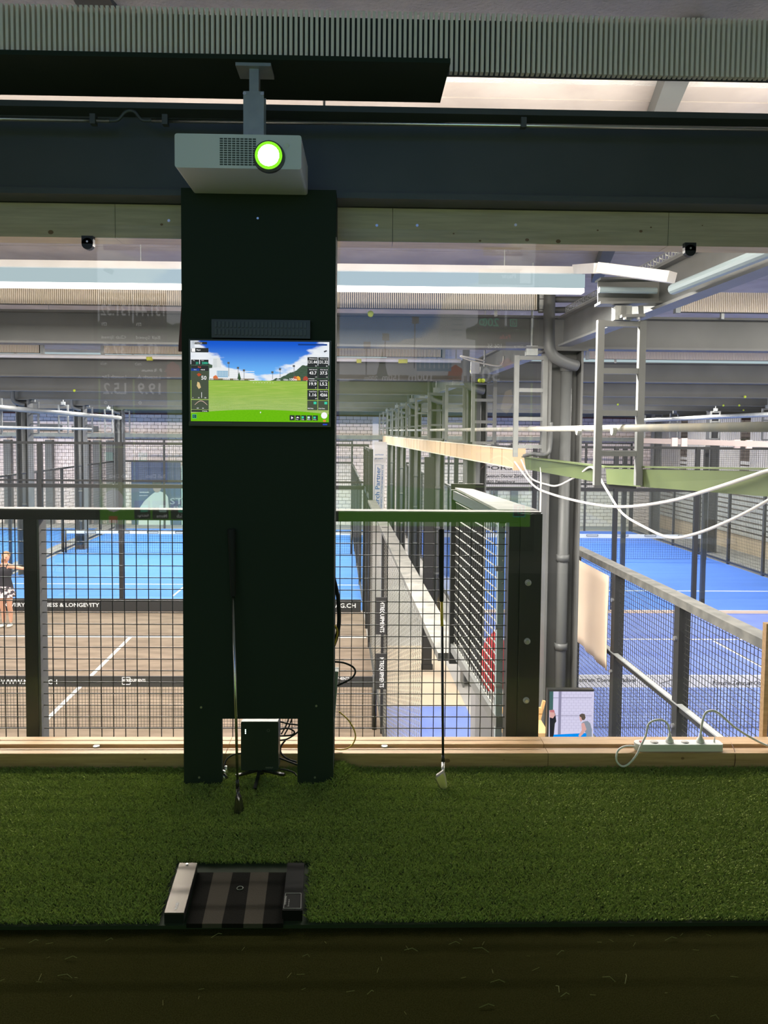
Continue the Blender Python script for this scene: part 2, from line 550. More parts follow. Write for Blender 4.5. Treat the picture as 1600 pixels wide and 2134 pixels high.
# white pipe under the heaters of the second frame
tag(MB().cyl(P(-60, 740, FR(2) - .2) , P(960, 752, FR(2) - .2), .035).build('ceiling_pipe', whitem, smooth=True), 'long pale pipe with yellow tape below the second hall heater', 'pipe')
for k, (xa, xb, yy) in enumerate(((306, 318, 746.5), (743, 753, 751.5), (830, 849, 752))):
    tag(MB().cyl(P(xa, yy, FR(2) - .2), P(xb, yy, FR(2) - .2), .04).build('pipe_tape', ytape, smooth=True),
        ('yellow tape on the pale ceiling pipe just before the cladding', 'short yellow tape on pale ceiling pipe past the cladding', 'longer yellow tape on pale ceiling pipe past the cladding')[k], 'tape')

# columns with downpipes
def column(n, x7, lab, lab2, pipe=True):
    Y = FR(n); x = HX(x7, Y)
    c = thing('steel_column', lab, 'column', (x, Y, FLOOR), 'hall columns')
    MB().box((x - .155, Y + .05, FLOOR), (x + .155, Y + .07, 2.18)).build('web', anth, c)
    for s in (-1, 1):
        MB().box((x + s * .165 - .012, Y - .13, FLOOR), (x + s * .165 + .012, Y + .25, 2.18)).build('flange', anth, c)
    MB().box((x - .22, Y - .15, 2.155), (x + .22, Y + .2, 2.178)).build('head_plate', anth, c)
    if pipe:
        d = thing('downpipe', lab2, 'pipe', (x, Y - .05, FLOOR), 'downpipes in the columns')
        px = x + .02
        MB().tube(spline([(px - .23, Y - .22, 2.85), (px - .23, Y - .22, 2.3), (px - .20, Y - .22, 2.12), (px - .08, Y - .2, 2.04), (px + .08, Y - .14, 2.0)], 5), .06, 12).build('elbow', pipegrey, d, True)
        MB().cyl((px, Y - .06, FLOOR), (px, Y - .06, 2.0), .06, 14).build('pipe', pipegrey, d, True)
        for z in (1.95, -.05, -1.0, -2.1):
            MB().cyl((px, Y - .06, z), (px, Y - .06, z + .07), .072, 14).build('clamp', pipegrey, d, True)
    return c
for n in range(1, 7):
    column(n, 2.385, 'grey steel column between the courts, %s one counted from the window' % ORD[n - 1], 'grey rainwater pipe inside the %s column between the courts' % ORD[n - 1])
for n in (4, 5, 6):
    column(n, -9.35, 'grey steel column on far side of the brown court, %s hall frame' % ORD[n - 1], 'grey pipe in the far-side column of the %s frame' % ORD[n - 1])
    column(n, 14.0, 'dark column against the pale boarded side wall, %s hall frame' % ORD[n - 1], '', False)

# long beam over the column row, its cable tray and pipe
for n in range(0, 6):
    ya, yb = FR(n) + .13, FR(n + 1) - .3
    tag(ibeam((HX(2.3, ya), ya, 2.33), (HX(2.3, yb), yb, 2.33), .13, .3, .02, .014).build('steel_beam', greyst),
        'steel beam slanting away from the window towards the first column' if n == 0 else 'lengthwise steel beam over the column row, %s hall bay' % ORD[n], 'beam')
tray = thing('cable_tray', 'zigzag wire cable tray lying on the slanting steel beam', 'cable tray', (HX(2.3, 4), 4, 2.5))
mbz = MB()
yy = 3.3; s = 1
while yy < 7.6:
    mbz.bar((HX(2.3, yy) - .05 * s, yy, 2.485), (HX(2.3, yy + .05) + .05 * s, yy + .05, 2.53), .007, .007)
    mbz.bar((HX(2.3, yy) - .05, yy, 2.49), (HX(2.3, yy) - .05, yy, 2.545), .006, .006, (1, 0, 0))
    s = -s; yy += .05
mbz.build('wire_zigzag', galv, tray, kind='stuff')
for dx, z in ((-.05, 2.545), (.05, 2.545), (-.05, 2.49), (.05, 2.49)):
    MB().bar((HX(2.3, 3.3) + dx, 3.3, z), (HX(2.3, 7.6) + dx, 7.6, z), .007, .007).build('side_wire', galv, tray)
tag(MB().cyl(P(1402, 603, 4.9), P(1660, 500, 3.6), .034, 12).build('conduit_pipe', mat('blue grey pipe', (.30, .38, .41), .45)), 'blue grey pipe fixed along the slanting steel beam', 'pipe')

# cross beam stub with pipe and white channel
stub_a, stub_b = P(1245, 609, 5.5), P(1402, 607, 5.5)
tag(ibeam(stub_a, stub_b, .14, .185, .016, .012).build('steel_beam', greyst), 'short level steel beam stub above the tall ladder frame', 'beam')
tag(MB().cyl(P(1248, 604, 5.4), P(1368, 606, 5.4), .022, 12).build('conduit_pipe', mat('blue grey pipe', (.30, .38, .41), .45)), 'short blue grey pipe across the level beam stub', 'pipe')
t = thing('bolted_bracket', 'bolted steel bracket hanging under the beam stub', 'bracket', P(1317, 650, 5.5))
a, b = P(1300, 637, 5.45), P(1335, 637, 5.45)
c, d = P(1298, 662, 5.45), P(1336, 662, 5.45)
MB().bar(a, c, .03, .02, (0, 1, 0)).bar(b, d, .03, .02, (0, 1, 0)).build('side_plate', greyst, t)
MB().bar(P(1290, 661, 5.45), P(1338, 659, 5.45), .12, .02).build('bottom_plate', greyst, t)
for px in (1302, 1330):
    MB().cyl(P(px, 661, 5.4), P(px, 666, 5.4), .012, 6).build('bolt', screwm, t)

# ladder frames
def ladder(y, x7, lab, w_=.30, group='tubular ladder frames', zb=1.17):
    x = HX(x7, y)
    t = thing('ladder_frame', lab, 'ladder', (x, y, .95), group)
    z0, z1 = zb, 2.11
    for s in (-1, 1):
        MB().bar((x + s * w_ / 2, y, z0), (x + s * w_ / 2, y, z1), .048, .048, (0, 1, 0)).build('stile', greyst, t)
    for z in (z1 - .025, z1 - .36, z1 - .66, z1 - .95):
        MB().bar((x - w_ / 2, y, z), (x + w_ / 2, y, z), .04, .04).build('rung', greyst, t)
    MB().box((x - .06, y - .04, z1), (x + .06, y + .04, z1 + .1)).build('hanger', galv, t)
    if y > 6: MB().cyl((x, y, z1 + .1), (x, y, 3.075), .012, 6).build('hanger_rod', galv, t)
for k in range(12):
    y = 5.5 + 2.55 * k
    ladder(y, 2.03, ('tall grey ladder frame hanging nearest to the gallery window' if k == 0 else 'grey ladder frame in the receding row over the tray, %s from the window' % ORD[k]), zb=(.93, 1.05)[k] if k < 2 else 1.17)
MB().bar((HX(2.03, 10.6) - .15, 10.6, P(1003, 793, 10.6).z - .045), (HX(2.03, 10.6) + .15, 10.6, P(1003, 793, 10.6).z - .045), .05, .02).build('ball_bracket', greyst, bpy.data.objects['ladder_frame.002'])
for k in range(6):
    y = 20.8 + 2.55 * k
    ladder(y, -9.1, 'grey ladder frame across the brown court, %s in that far row' % ORD[k])
for k in range(4):
    y = 23.0 + 3.2 * k
    ladder(y, 13.0, 'small ladder frame before the pale boarded wall, %s in that row' % ORD[k])

# pipes at eye height
def long_pipe(p7, ya, yb, z, r, m, lab, za=None):
    a = (HX(p7, ya), ya, z); b = (HX(p7, yb), yb, za if za is not None else z)
    return tag(MB().cyl(a, b, r, 12).build('long_pipe', m, smooth=True), lab, 'pipe')
oldpipe = mat('weathered pipe', (.26, .27, .25), .5, var=(.36, .33, .27), scale=6)
lp = tag(MB().cyl(P(1655, 889, 3.42), P(812, 897, 30), .026, 14).build('long_pipe', oldpipe, smooth=True), 'weathered grey pipe running past the ladder frames at eye height', 'pipe')
tg = thing('pipe_clamps', 'ring clamps gripping the weathered eye-height pipe', 'clamp', P(1205, 898, 6.2))
for px, Y in ((1205, 6.32), (1278, 5.58)):
    a = P(px - 4, 898 - (px - 1205) * .012, Y); b = P(px + 4, 898 - (px - 1205) * .012, Y)
    MB().cyl(a, b, .036, 12).build('ring', oldpipe, tg)
tag(MB().cyl(P(-40, 846, 19.6), P(250, 871, 30), .075, 10).build('long_pipe', greyst, smooth=True), 'sloping grey pipe high across the far ladder row', 'pipe')
tag(MB().cyl(P(-40, 890, 19.4), P(190, 894, 27), .04, 8).build('long_pipe', galv, smooth=True), 'thin pale pipe below the sloping pipe of far ladder row', 'pipe')
tag(MB().cyl(P(1340, 876, 29), P(1640, 862, 21.2), .07, 8).build('long_pipe', galv, smooth=True), 'grey pipe along the pale boarded side wall', 'pipe')
t = thing('lamp_rail', 'pale rail with brackets hung before the boarded side wall', 'rail', P(1460, 922, 12))
MB().bar(P(1330, 918, 13), P(1640, 927, 11), .03, .085).build('rail', mat('pale pink rail', (.46, .38, .36), .5), t)
for px in (1405, 1425, 1535, 1560):
    MB().bar(P(px - 6, 919 + (px - 1330) * .03, 11.7), P(px + 6, 919 + (px - 1330) * .03, 11.7), .04, .13).build('bracket', mat('pale pink rail', (.46, .38, .36), .5), t)

# perforated tray and olive beam along the ladders
tr = thing('perforated_tray', 'sandy perforated cable tray receding below the ladder frames', 'cable tray', P(1070, 955, 9.4))
ta, tb = P(1072, 956, 9.3), P(797, 916, 34)
da = (tb - ta)
NT = 34
for k in range(NT):
    s0, s1 = k / NT, (k + .93) / NT
    h0_, h1_ = .22 + .1 * s0, .22 + .1 * s1
    a, b = ta + da * s0, ta + da * s1
    MB().hexa([a + Vector((0, 0, -h0_ / 2)), b + Vector((0, 0, -h1_ / 2)), b + Vector((0, 0, h1_ / 2)), a + Vector((0, 0, h0_ / 2))], (.04, 0, 0)).build('tray_panel', trayor, tr)
for sg in (-1, 1):
    MB().bar(ta + Vector((.02, 0, sg * .115)), tb + Vector((.02, 0, sg * .165)), .06, .014).build('tray_edge', trayed, tr)
MB().hexa([ta + Vector((-.015, -.02, -.14)), ta + Vector((.13, -.02, -.14)), ta + Vector((.13, -.02, .14)), ta + Vector((-.015, -.02, .14))], (0, .05, 0)).build('end_plate', trayor, tr)

def taper(name, pts_top, pts_bot, thick, m, parent=None):
    mb = MB()
    for k in range(len(pts_top) - 1):
        mb.hexa([pts_bot[k], pts_bot[k + 1], pts_top[k + 1], pts_top[k]], thick)
    return mb.build(name, m, parent)
OE = P(1262, 977, 6.1).lerp(P(1640, 983, 3.9), 1.28)
ob = thing('olive_beam', 'olive green steel beam carrying loose cables past the ladder frame', 'beam', P(1250, 990, 6.7))
taper('web', [P(1092, 954, 8.6), P(1240, 971, 6.4)], [P(1096, 978, 8.6), P(1240, 1004, 6.4)], (.02, .03, 0), olive, ob)
taper('web', [P(1262, 977, 6.1), OE], [P(1264, 1009, 6.1), P(1264, 1009, 6.1).lerp(P(1640, 1038, 3.9), 1.28)], (.02, .03, 0), olive, ob)
MB().bar(P(1088, 953, 8.65) + Vector((.03, 0, .005)), P(1262, 975, 6.1) + Vector((.03, 0, .005)), .08, .012).bar(P(1262, 975, 6.1) + Vector((.04, .03, .01)), OE + Vector((.04, .03, .01)), .1, .012).build('top_flange', olive, ob)
MB().hexa([P(1238, 1017, 6.3), P(1325, 1019, 5.8), P(1325, 1010, 5.8), P(1238, 1006, 6.3)], (.02, .05, 0)).build('foot_plate', blackm, ob)

# loose cables
def cable(name, pts, r, m, lab, cat='cable', n=8, grp=None):
    return tag(MB().tube(spline(pts, n), r, 7).build(name, m, smooth=True), lab, cat, grp)
cable('loose_cable', [P(1072, 962, 9.2), P(1110, 1010, 8.3), P(1150, 1030, 7.6), P(1230, 1050, 6.6), P(1300, 1056, 5.8), P(1390, 1045, 5.2), P(1480, 1020, 4.55), P(1560, 994, 4.15), P(1605, 980, 4.0), P(1640, 979, 3.85)], .0115, whitecab, 'white cable sagging in one wide bow below the olive beam')
cable('loose_cable', [P(1086, 958, 9.2), P(1105, 995, 8.6), P(1140, 1010, 7.9), P(1165, 1011, 7.4), P(1205, 990, 6.9), P(1234, 974, 6.35), P(1262, 1018, 6.05), P(1295, 1068, 5.9), P(1340, 1097, 5.5), P(1395, 1120, 5.2), P(1450, 1112, 4.8), P(1530, 1080, 4.25), P(1610, 1037, 3.9), P(1690, 985, 3.62)], .0095, whitecab, 'white cable looped over the olive beam and hanging lowest')
cable('loose_cable', [P(1126, 962, 8.05), P(1127, 1010, 8.0), P(1125, 1090, 8.0)], .008, whitecab, 'thin white cable dropping straight down behind the bolted fence post')
cable('loose_cable', [P(1010, 752, 10.2), P(960, 742, 10.3), P(985, 752, 10.3), P(1040, 762, 10.2), P(1050, 742, 10.2)], .011, whitecab, 'white cable looped on top of the second ladder frame')
t = tag(MB().box(P(981, 778, 10.3), P(998, 754, 10.35)).build('cable_box', whitepl), 'small white junction box on the second ladder frame', 'box')
cable('loose_cable', [P(1092, 950, 8.5), P(1110, 946, 8.3), P(1138, 947, 7.85), P(1146, 930, 7.82), P(1148, 880, 7.82)], .022, pipegrey, 'thick grey cable curling up from the olive beam to column')

# luminaire rows, each with its own light
def luminaire(y, x0, x1, z, lab, boost=1.0, tilt=0.0):
    t = thing('light_row', lab, 'lamp', ((x0 + x1) / 2, y, z), 'lamp rows over the courts')
    MB().bar((x0, y, z + .1 + 0), (x1, y, z + .1 + tilt), .12, .1).build('diffuser', diffm, t)
    MB().bar((x0, y, z + .03), (x1, y, z + .03 + tilt), .09, .032).build('lamp_tube', lampm, t)
    MB().bar((x0, y + .08, z + .178), (x1, y + .08, z + .178 + tilt), .1, .07, (0, .6, 1)).build('cable_channel', whitem, t)
    for xs_ in (x0 + .6, (x0 + x1) / 2, x1 - .6):
        MB().cyl((xs_, y + .08, z + .2), (xs_, y + .08, 3.075), .004, 6).build('suspension_rod', galv, t)
    L = bpy.data.lights.new('row light', 'AREA')
    L.shape = 'RECTANGLE'; L.size = abs(x1 - x0); L.size_y = .06
    L.energy = HALL_LIGHT * boost * abs(x1 - x0) / 10
    L.color = (1, .94, .865)
    lo = bpy.data.objects.new('row_light', L)
    col.objects.link(lo)
    lo.location = ((x0 + x1) / 2, y, z + .011)
    attach(lo, t)
    return t
pa, pb = P(-200, 592, 6.0), P(1214, 598, 6.0)
luminaire(6.0, -5.2, pb.x, pa.z - .03, 'lamp row with pale blue diffuser hanging in the first hall bay', 2.6, tilt=.01)
a, b = P(1214, 560, 6.0), P(1252, 556, 5.9)
tag(MB().bar(P(1205, 561, 6.08), P(1252, 559, 5.3), .1, .07).bar(P(1252, 559, 5.3), P(1400, 578, 4.9), .1, .07).build('cable_channel', whitem), 'white cable channel bending from the lamp row to the slanting beam', 'cable channel')
for n in range(1, 6):
    for (xa, xb, nm) in ((-20, -10.2, 'the outermost court'), (-8.8, 1.0, 'the middle courts'), (3.4, 12.8, 'the blue courts')):
        y = FR(n) + 2.4
        luminaire(y, HX(xa, y), HX(xb, y), 2.66, 'lamp row over %s in the %s hall bay' % (nm, ORD[n]), 1.8 if n >= 4 else 1.0)
for (xa, xb, nm) in ((-20, -10.2, 'the outermost court'), (3.4, 12.8, 'the blue courts')):
    luminaire(6.4, HX(xa, 6), HX(xb, 6), 2.66, 'lamp row over %s in the first hall bay' % nm)

# wall washer tube fixed behind the top of the beam over the window, lighting the first bay
t = thing('light_row', 'lamp tube hidden behind the dark beam over the window', 'lamp', (-.2, 3.5, 2.6))
MB().bar((-3.2, 3.46, 2.6), (2.6, 3.46, 2.6), .03, .1).build('housing', greyst, t)
MB().bar((-3.2, 3.485, 2.6), (2.6, 3.485, 2.6), .02, .03).build('lamp_tube', lampm, t)
for xs_ in (-3.0, -.2, 2.4):
    MB().cyl((xs_, 3.46, 2.65), (xs_, 3.46, 3.06), .006, 6).build('suspension_rod', galv, t)
    MB().box((xs_ - .02, 3.16, 2.52), (xs_ + .02, 3.45, 2.535)).build('bracket_arm', galv, t)
L = bpy.data.lights.new('washer light', 'AREA')
L.shape = 'RECTANGLE'; L.size = 5.8; L.size_y = .04; L.energy = WASHER; L.color = (1, .89, .76)
lo = bpy.data.objects.new('washer_light', L); col.objects.link(lo)
lo.location = (-.3, 3.505, 2.6); lo.rotation_euler = (math.radians(90), 0, 0)
attach(lo, t)

# wind braces under the roof
tag(MB().bar((1.35, 3.3, 2.98), (2.45, 8.3, 2.98), .11, .11).build('wind_brace', beamdark), 'dark diagonal brace under the roof over the slanting beam', 'brace')
tag(MB().bar(P(165, -60, 3.15), P(232, 70, 3.4), .16, .03, (0, -.3, 1)).build('wind_brace', beamdark), 'dark diagonal brace under the concrete ceiling', 'brace')
for yy_, zz in ((624, 2.66), (646, 2.54)):
    tag(MB().cyl(P(1122, yy_, 7.935), P(1262, yy_, 7.935), .032, 8).build('heater_pipe', anth, smooth=True), ('upper' if yy_ < 630 else 'lower') + ' grey feed pipe leaving the end of the first bay heater', 'pipe')

# ================================================================== fences and nets
def posts_fence(name, lab, pts, z0, z1, rails, mesh=None, panes=None, m=fenceblk, post_w=.08, step=.05, wire=.004, group=None, post_at=None, topw=None, bolts=False, zstep=None, wm=None):
    """fence along the straight line pts[0] -> pts[1] in plan"""
    a = Vector((pts[0][0], pts[0][1], 0)); b = Vector((pts[1][0], pts[1][1], 0))
    d = b - a; L = d.length; dn = d / L
    t = thing(name, lab, 'fence', (a.x, a.y, z0), group)
    for s_ in post_at:
        p = a + dn * s_
        MB().bar(p + Vector((0, 0, z0)), p + Vector((0, 0, z1)), post_w, post_w, tuple(dn)).build('post', m, t)
        if bolts:
            for zz in (z0 + .9, z0 + 1.9, z1 - .35):
                nrm = Vector((dn.y, -dn.x, 0))
                if nrm.dot(CAM - p) < 0: nrm = -nrm
                MB().cyl(p + nrm * (post_w / 2) + Vector((0, 0, zz)), p + nrm * (post_w / 2 + .02) + Vector((0, 0, zz)), .02, 8).build('bolt', screwm, t)
    for (z, h, wd) in rails:
        MB().bar(a + Vector((0, 0, z)), b + Vector((0, 0, z)), wd, h).build('rail', m if not topw or z < z1 - .1 else topw, t)
    if mesh:
        for (s0, s1, za, zb) in mesh:
            MB().grid(a + dn * s0, a + dn * s1, za, zb, step, wire, zstep).build('wire_mesh', wm or m, t, kind='stuff')
    if panes:
        for (s0, s1, za, zb) in panes:
            p, q = a + dn * s0, a + dn * s1
            MB().bar(Vector((p.x, p.y, (za + zb) / 2)), Vector((q.x, q.y, (za + zb) / 2)), .01, zb - za).build('pane', gcourt, t)
    return t, a, dn

E = 18.62
def zE(y): return P(420, y, E).z
def end_fence(xa, xb, px_posts, lab, y=E, dz=0):
    s_at = [P(px, 1000, y).x - xa for px in px_posts]
    zt, zm, zg = 1.0, .07, -.06
    pn = []
    edges = [0] + s_at + [xb - xa]
    for i in range(len(edges) - 1):
        if edges[i + 1] - edges[i] > .3:
            pn.append((edges[i] + .04, edges[i + 1] - .04, FLOOR + .35, zg - .05))
    return posts_fence('court_fence', lab, [(xa, y), (xb, y)], FLOOR, zt, [(zt - .03, .06, .06), (zm, .04, .04), (zg, .09, .05)],
                       mesh=[(0, xb - xa, zg + .05, zt)], panes=pn, post_at=s_at, post_w=.1)
end_fence(HX(-9.75, E), HX(.7, E), (-84, 84, 252, 420, 588, 764), 'black fence of mesh over glass between brown and light blue courts')
end_fence(HX(2.98, E), HX(13.3, E), (950, 1114, 1283, 1452, 1622), 'black fence of mesh over glass behind the near violet blue court')
posts_fence('court_fence', 'second row of black posts close behind the violet blue court', [(HX(2.98, E + .35), E + .35), (HX(13.3, E + .35), E + .35)], FLOOR, 1.0,
            [(.97, .05, .05)], post_at=[P(px, 1000, E + .35).x - HX(2.98, E + .35) for px in (1128, 1301, 1470)], post_w=.1)
# low boards at the foot of the end fences
def board(xa, xb, y0, y1, Y, m, lab, nm='advert_board'):
    t = thing(nm, lab, 'board', ((xa + xb) / 2, Y, FLOOR))
    za, zb = P(300, y1, Y).z, P(300, y0, Y).z
    MB().box((xa, Y, FLOOR), (xb, Y + .03, zb)).build('panel', m, t)
    return t, zb
bd, bz = board(HX(-9.75, E), HX(.62, E), 1248, 1278, E - .1, bandblk, 'black board lettered in white along the far edge of the brown court')
def txt(s, p_bl, wd, h, m, parent, Y, name='lettering'):
    return MB().text(s, (p_bl.x, Y, p_bl.z), (1, 0, 0), (0, 0, 1), h, wd).build(name, m, parent)
YB = E - .103
p0, p1 = P(-12, 1265.5, YB), P(207, 1266, YB)
ht = (P(100, 1256.5, YB) - P(100, 1266, YB)).z
txt('RECOVERY, WELLNESS & LONGEVITY', p0, p1.x - p0.x, ht, letterw, bd, YB)
p0, p1 = P(622, 1266.5, YB), P(741, 1267, YB)
txt('WWW.MTRAG.CH', p0, p1.x - p0.x, ht, letterw, bd, YB)
bd2, _ = board(HX(2.98, E), HX(13.2, E), 1268, 1277, E - .1, tarp, 'low beige board along the far edge of the violet blue court')

# far end fences and the sides of the far courts
for (xa, xb, lab) in ((-9.75, .7, 'far black fence behind the light blue court'), (2.98, 13.3, 'far black fence behind the blue court')):
    y = 34.4
    L_ = xb - xa
    posts_fence('court_fence', lab, [(HX(xa, y), y), (HX(xb, y), y)], FLOOR, .9, [(.87, .06, .05), (-.1, .08, .05)],
                mesh=[(0, L_, -.05, .87)], panes=[(.05, L_ - .05, FLOOR + .05, -.15)], post_at=[.0, L_ * .2, L_ * .4, L_ * .6, L_ * .8, L_], step=.1, wire=.006)
def side_fence(x7, ya, yb, lab, zt=-.1, topz=None, mesh_z=(FLOOR + .1, -.12), npost=6, glass_=None, step=.1, wire=.006):
    L_ = (Vector((HX(x7, yb), yb, 0)) - Vector((HX(x7, ya), ya, 0))).length
    return posts_fence('court_fence', lab, [(HX(x7, ya), ya), (HX(x7, yb), yb)], FLOOR, zt, [(zt, .06, .05), (FLOOR + .08, .06, .05)],
                       mesh=[(0 if not glass_ else glass_, L_, *mesh_z)], panes=None if not glass_ else [(.05, glass_, FLOOR + .05, zt - .05)],
                       post_at=[L_ * k / npost for k in range(npost + 1)], step=step, wire=wire)
side_fence(-9.8, E + .2, 34.3, 'far side mesh fence of the light blue court below ladder frames', npost=7)
side_fence(.7, E + .2, 34.3, 'mesh and glass fence between light blue court and corridor', npost=5, glass_=4)
side_fence(2.96, E + .4, 34.3, 'mesh and glass fence between corridor and blue court', npost=6, glass_=4)
side_fence(13.35, 15.0, 34.3, 'dark posted fence before the pale slatted side wall', npost=9)

# near court side fence (brown court) with wide rail and banners
ca, cb2 = Vector((HX(.7, 4.72), 4.72, 0)), Vector((HX(.7, 15.5), 15.5, 0))
Lc = (cb2 - ca).length
cf, fa, fd = posts_fence('court_fence', 'mesh fence with broad pale top rail along the corridor side of brown court', [ca, cb2], FLOOR, -.07,
                         [(FLOOR + .1, .06, .05)], mesh=[(1.43, Lc, FLOOR + .12, -.1)], post_at=[6.3, Lc - .05], step=.15, wire=.0036, zstep=.05, wm=mat('pale wire', (.15, .14, .115), .5))
MB().bar(ca + Vector((.02, 0, -.1)), cb2 + Vector((.02, 0, -.1)), .16, .05).build('top_rail', fencetop, cf, label='broad paler top rail')
gf, _, _ = posts_fence('court_fence', 'tall glass corner with raised mesh where brown court meets the light blue court', [cb2, (HX(.7, E - .05), E - .05)], FLOOR, .95,
                       [(.92, .06, .05), (-.06, .09, .05)], mesh=[(0, 3.1, -.02, .92)], panes=[(.05, 1.5, FLOOR + .05, -.1), (1.55, 3.05, FLOOR + .05, -.1)], post_at=[0, 1.52, 3.1])
def fence_banner(py0, py1, px, w_px, s, lab):
    Y = (HX(.7, 0) * 1600 / (px - 700)) if px != 700 else 10
    Y = .66 * 1600 / (px - 700)
    za, zb = P(px, py1, Y).z, P(px, py0, Y).z
    t = thing('fence_banner', lab, 'banner', (HX(.66, Y), Y, za))
    MB().box((HX(.62, Y) - .075, Y - .01, za), (HX(.62, Y) + .075, Y + .01, zb)).build('cloth', bandblk, t)
    tp = P(px, py0 + 8, Y); bt = P(px, py1 - 6, Y)
    MB().text(s, (HX(.62, Y) - .03, Y - .014, zb - .05), (0, 0, -1), (1, 0, 0), .07, (zb - za) * .84).build('lettering', letterw, t)
fence_banner(1245, 1322, 803, 16, 'MTREQUIPMENTS', 'upper black fence banner with upright white lettering')
fence_banner(1362, 1436, 803, 16, 'MTREQUIPMENTS', 'lower black fence banner with upright white lettering')

# violet court side fence, seen slanting up close
FX = 2.96
fa_, fb_ = Vector((HX(FX, 4.4), 4.4, 0)), Vector((HX(FX, 9.35), 9.35, 0))
Lf = (fb_ - fa_).length
vf, a_, dn_ = posts_fence('court_fence', 'black mesh fence with paler top rail slanting down beside violet blue court', [fa_, fb_], FLOOR, -.09,
                          [(-1.04, .05, .06), (-2.2, .05, .06)], mesh=[(0, Lf, FLOOR + .1, -.1)], post_at=[6.43 - 4.4, 7.93 - 4.4, Lf, .3], post_w=.1, bolts=True, step=.05, wire=.0042)
MB().bar(fa_ + Vector((.0, 0, -.12)), fb_ + Vector((.0, 0, -.12)), .13, .07).build('top_rail', fencetop, vf, label='paler top rail')
for z in (-1.0, -2.16):
    MB().bar(fa_ + Vector((-.03, 0, z)), fb_ + Vector((-.03, 0, z)), .05, .012).build('pale_ledge', galv, vf)  # thin pale strip along the upper edge of each middle rail
t1, t2 = Vector((HX(FX - .075, 7.99), 7.99, 0)), Vector((HX(FX - .075, 9.25), 9.25, 0))
mbt = MB(); NX, NZ = 14, 10
vv = []
for j in range(NZ + 1):
    for i in range(NX + 1):
        s = i / NX; z = -.2 - (1.02 - .06 * s) * j / NZ
        p = t1.lerp(t2, s)
        vv.append((p.x - .012 * math.sin(s * 22 + j * .3) * (j / NZ) - .004, p.y, z))
mbt.add(vv, [(j * (NX + 1) + i, j * (NX + 1) + i + 1, (j + 1) * (NX + 1) + i + 1, (j + 1) * (NX + 1) + i) for j in range(NZ) for i in range(NX)])
o = mbt.build('tarpaulin', tarp, smooth=True)
sm = o.modifiers.new('s', 'SOLIDIFY'); sm.thickness = .004
tag(o, 'beige tarpaulin tied to the slanting mesh fence', 'tarpaulin')

# balustrade behind the glass
BY = 3.3
bl = thing('balustrade', 'black mesh balustrade standing right behind the window', 'balustrade', (0, BY, -.2))
zt, zb_ = P(400, 1064, BY).z, P(400, 1083, BY).z
xr = P(1124, 1070, BY).x
MB().box((-2.2, BY - .03, zb_), (xr, BY + .03, zt)).build('rail', fenceblk, bl)
MB().box((-2.2, BY - .031, zt), (xr, BY + .05, zt + .006)).build('rail_cap', fencetop, bl, label='paler rail top')
x0, x1 = P(59, 1300, BY).x, P(91, 1300, BY).x
MB().box((x0, BY - .035, -.25), (x1 - .012, BY + .035, zb_)).build('post', fenceblk, bl)
MB().box((x1 - .012, BY - .03, -.25), (x1 - .002, BY + .045, zb_)).build('post_edge', mat('worn grey edge', (.10, .10, .095), .6), bl)
xp = P(1054, 1300, BY).x
MB().box((xp, BY - .04, -.25), (P(1076, 1300, BY).x, BY + .04, zb_)).build('post', fenceblk, bl)
bp_ = MB().box((P(1076.5, 1300, BY).x, BY - .045, -.25), (P(1121, 1300, BY).x, BY + .04, zt)).build('post', fenceblk, bl)
for (px, py) in ((1100, 1214), (1098, 1336), (1096, 1459)):
    p = P(px, py, BY - .045)
    MB().cyl(p, p + Vector((0, -.006, 0)), .014, 14).build('washer', galv, bp_, True)
    MB().cyl(p + Vector((0, -.006, 0)), p + Vector((0, -.016, 0)), .008, 6).build('bolt', screwm, bp_)
gx0 = -2.15
mbw = MB()
zlo, zhi = P(400, 1541, BY).z, zb_
k = 0
x = P(109.5, 1300, BY).x
while x > -2.15: x -= .0515
while x < xp - .01:
    if not (x0 - .01 < x < x1 + .01): mbw.bar((x, BY, zlo), (x, BY, zhi), .0034, .0034, (1, 0, 0), False)
    x += .0515
z = P(300, 1105.5, BY).z
while z > zlo:
    mbw.bar((-2.15, BY - .004, z), (xp, BY - .004, z), .0034, .0034, (0, 0, 1), False)
    z -= .0508
mbw.build('wire_mesh', blackm, bl, kind='stuff')

# side balustrade running away from the bolted post
sb = thing('balustrade', 'mesh balustrade running away from the bolted post', 'balustrade', (.6, 3.4, -.2))
n0, n1 = Vector((P(1046, 1300, 3.37).x, 3.37, 0)), Vector((P(946, 1200, 4.6).x, 4.6, 0))
dz = Vector((0, 0, 1))
MB().hexa([Vector((P(1040, 1066, 3.32).x, 3.345, zt + .008)), Vector((P(1124, 1066, 3.32).x, 3.345, zt + .008)), P(985, 1019, 4.6) * 1.0, P(948, 1016, 4.6) * 1.0], (0, 0, -.012)).build('rail_cap', fencetop, sb, label='broad paler rail top')
MB().bar(n0 + dz * (zt - .03), n1 + dz * (zt - .03), .04, .05).build('rail', fenceblk, sb)
MB().bar(n0 + dz * .0, n1 + dz * .0, .04, .05).build('rail', greyst, sb)
MB().bar(n1 + dz * -.1, n1 + dz * zt, .05, .05, (0, 1, 0)).build('post', fenceblk, sb)
MB().bar(n0 + Vector((-.005, .03, -.2)), n0 + Vector((-.005, .03, zt - .05)), .03, .03, (0, 1, 0)).build('post_edge', mat('pale steel edge', (.36, .42, .44), .4), sb)
wl = MB()
Ls = (n1 - n0).length; dd = (n1 - n0) / Ls
for j in range(19):
    wl.bar(n0 + dz * (.03 + j * .0502), n1 + dz * (.03 + j * .0502), .005, .005, (0, 0, 1), False)
wl.build('wire_mesh', mat('bare wire', (.42, .42, .38), .4), sb, kind='stuff')
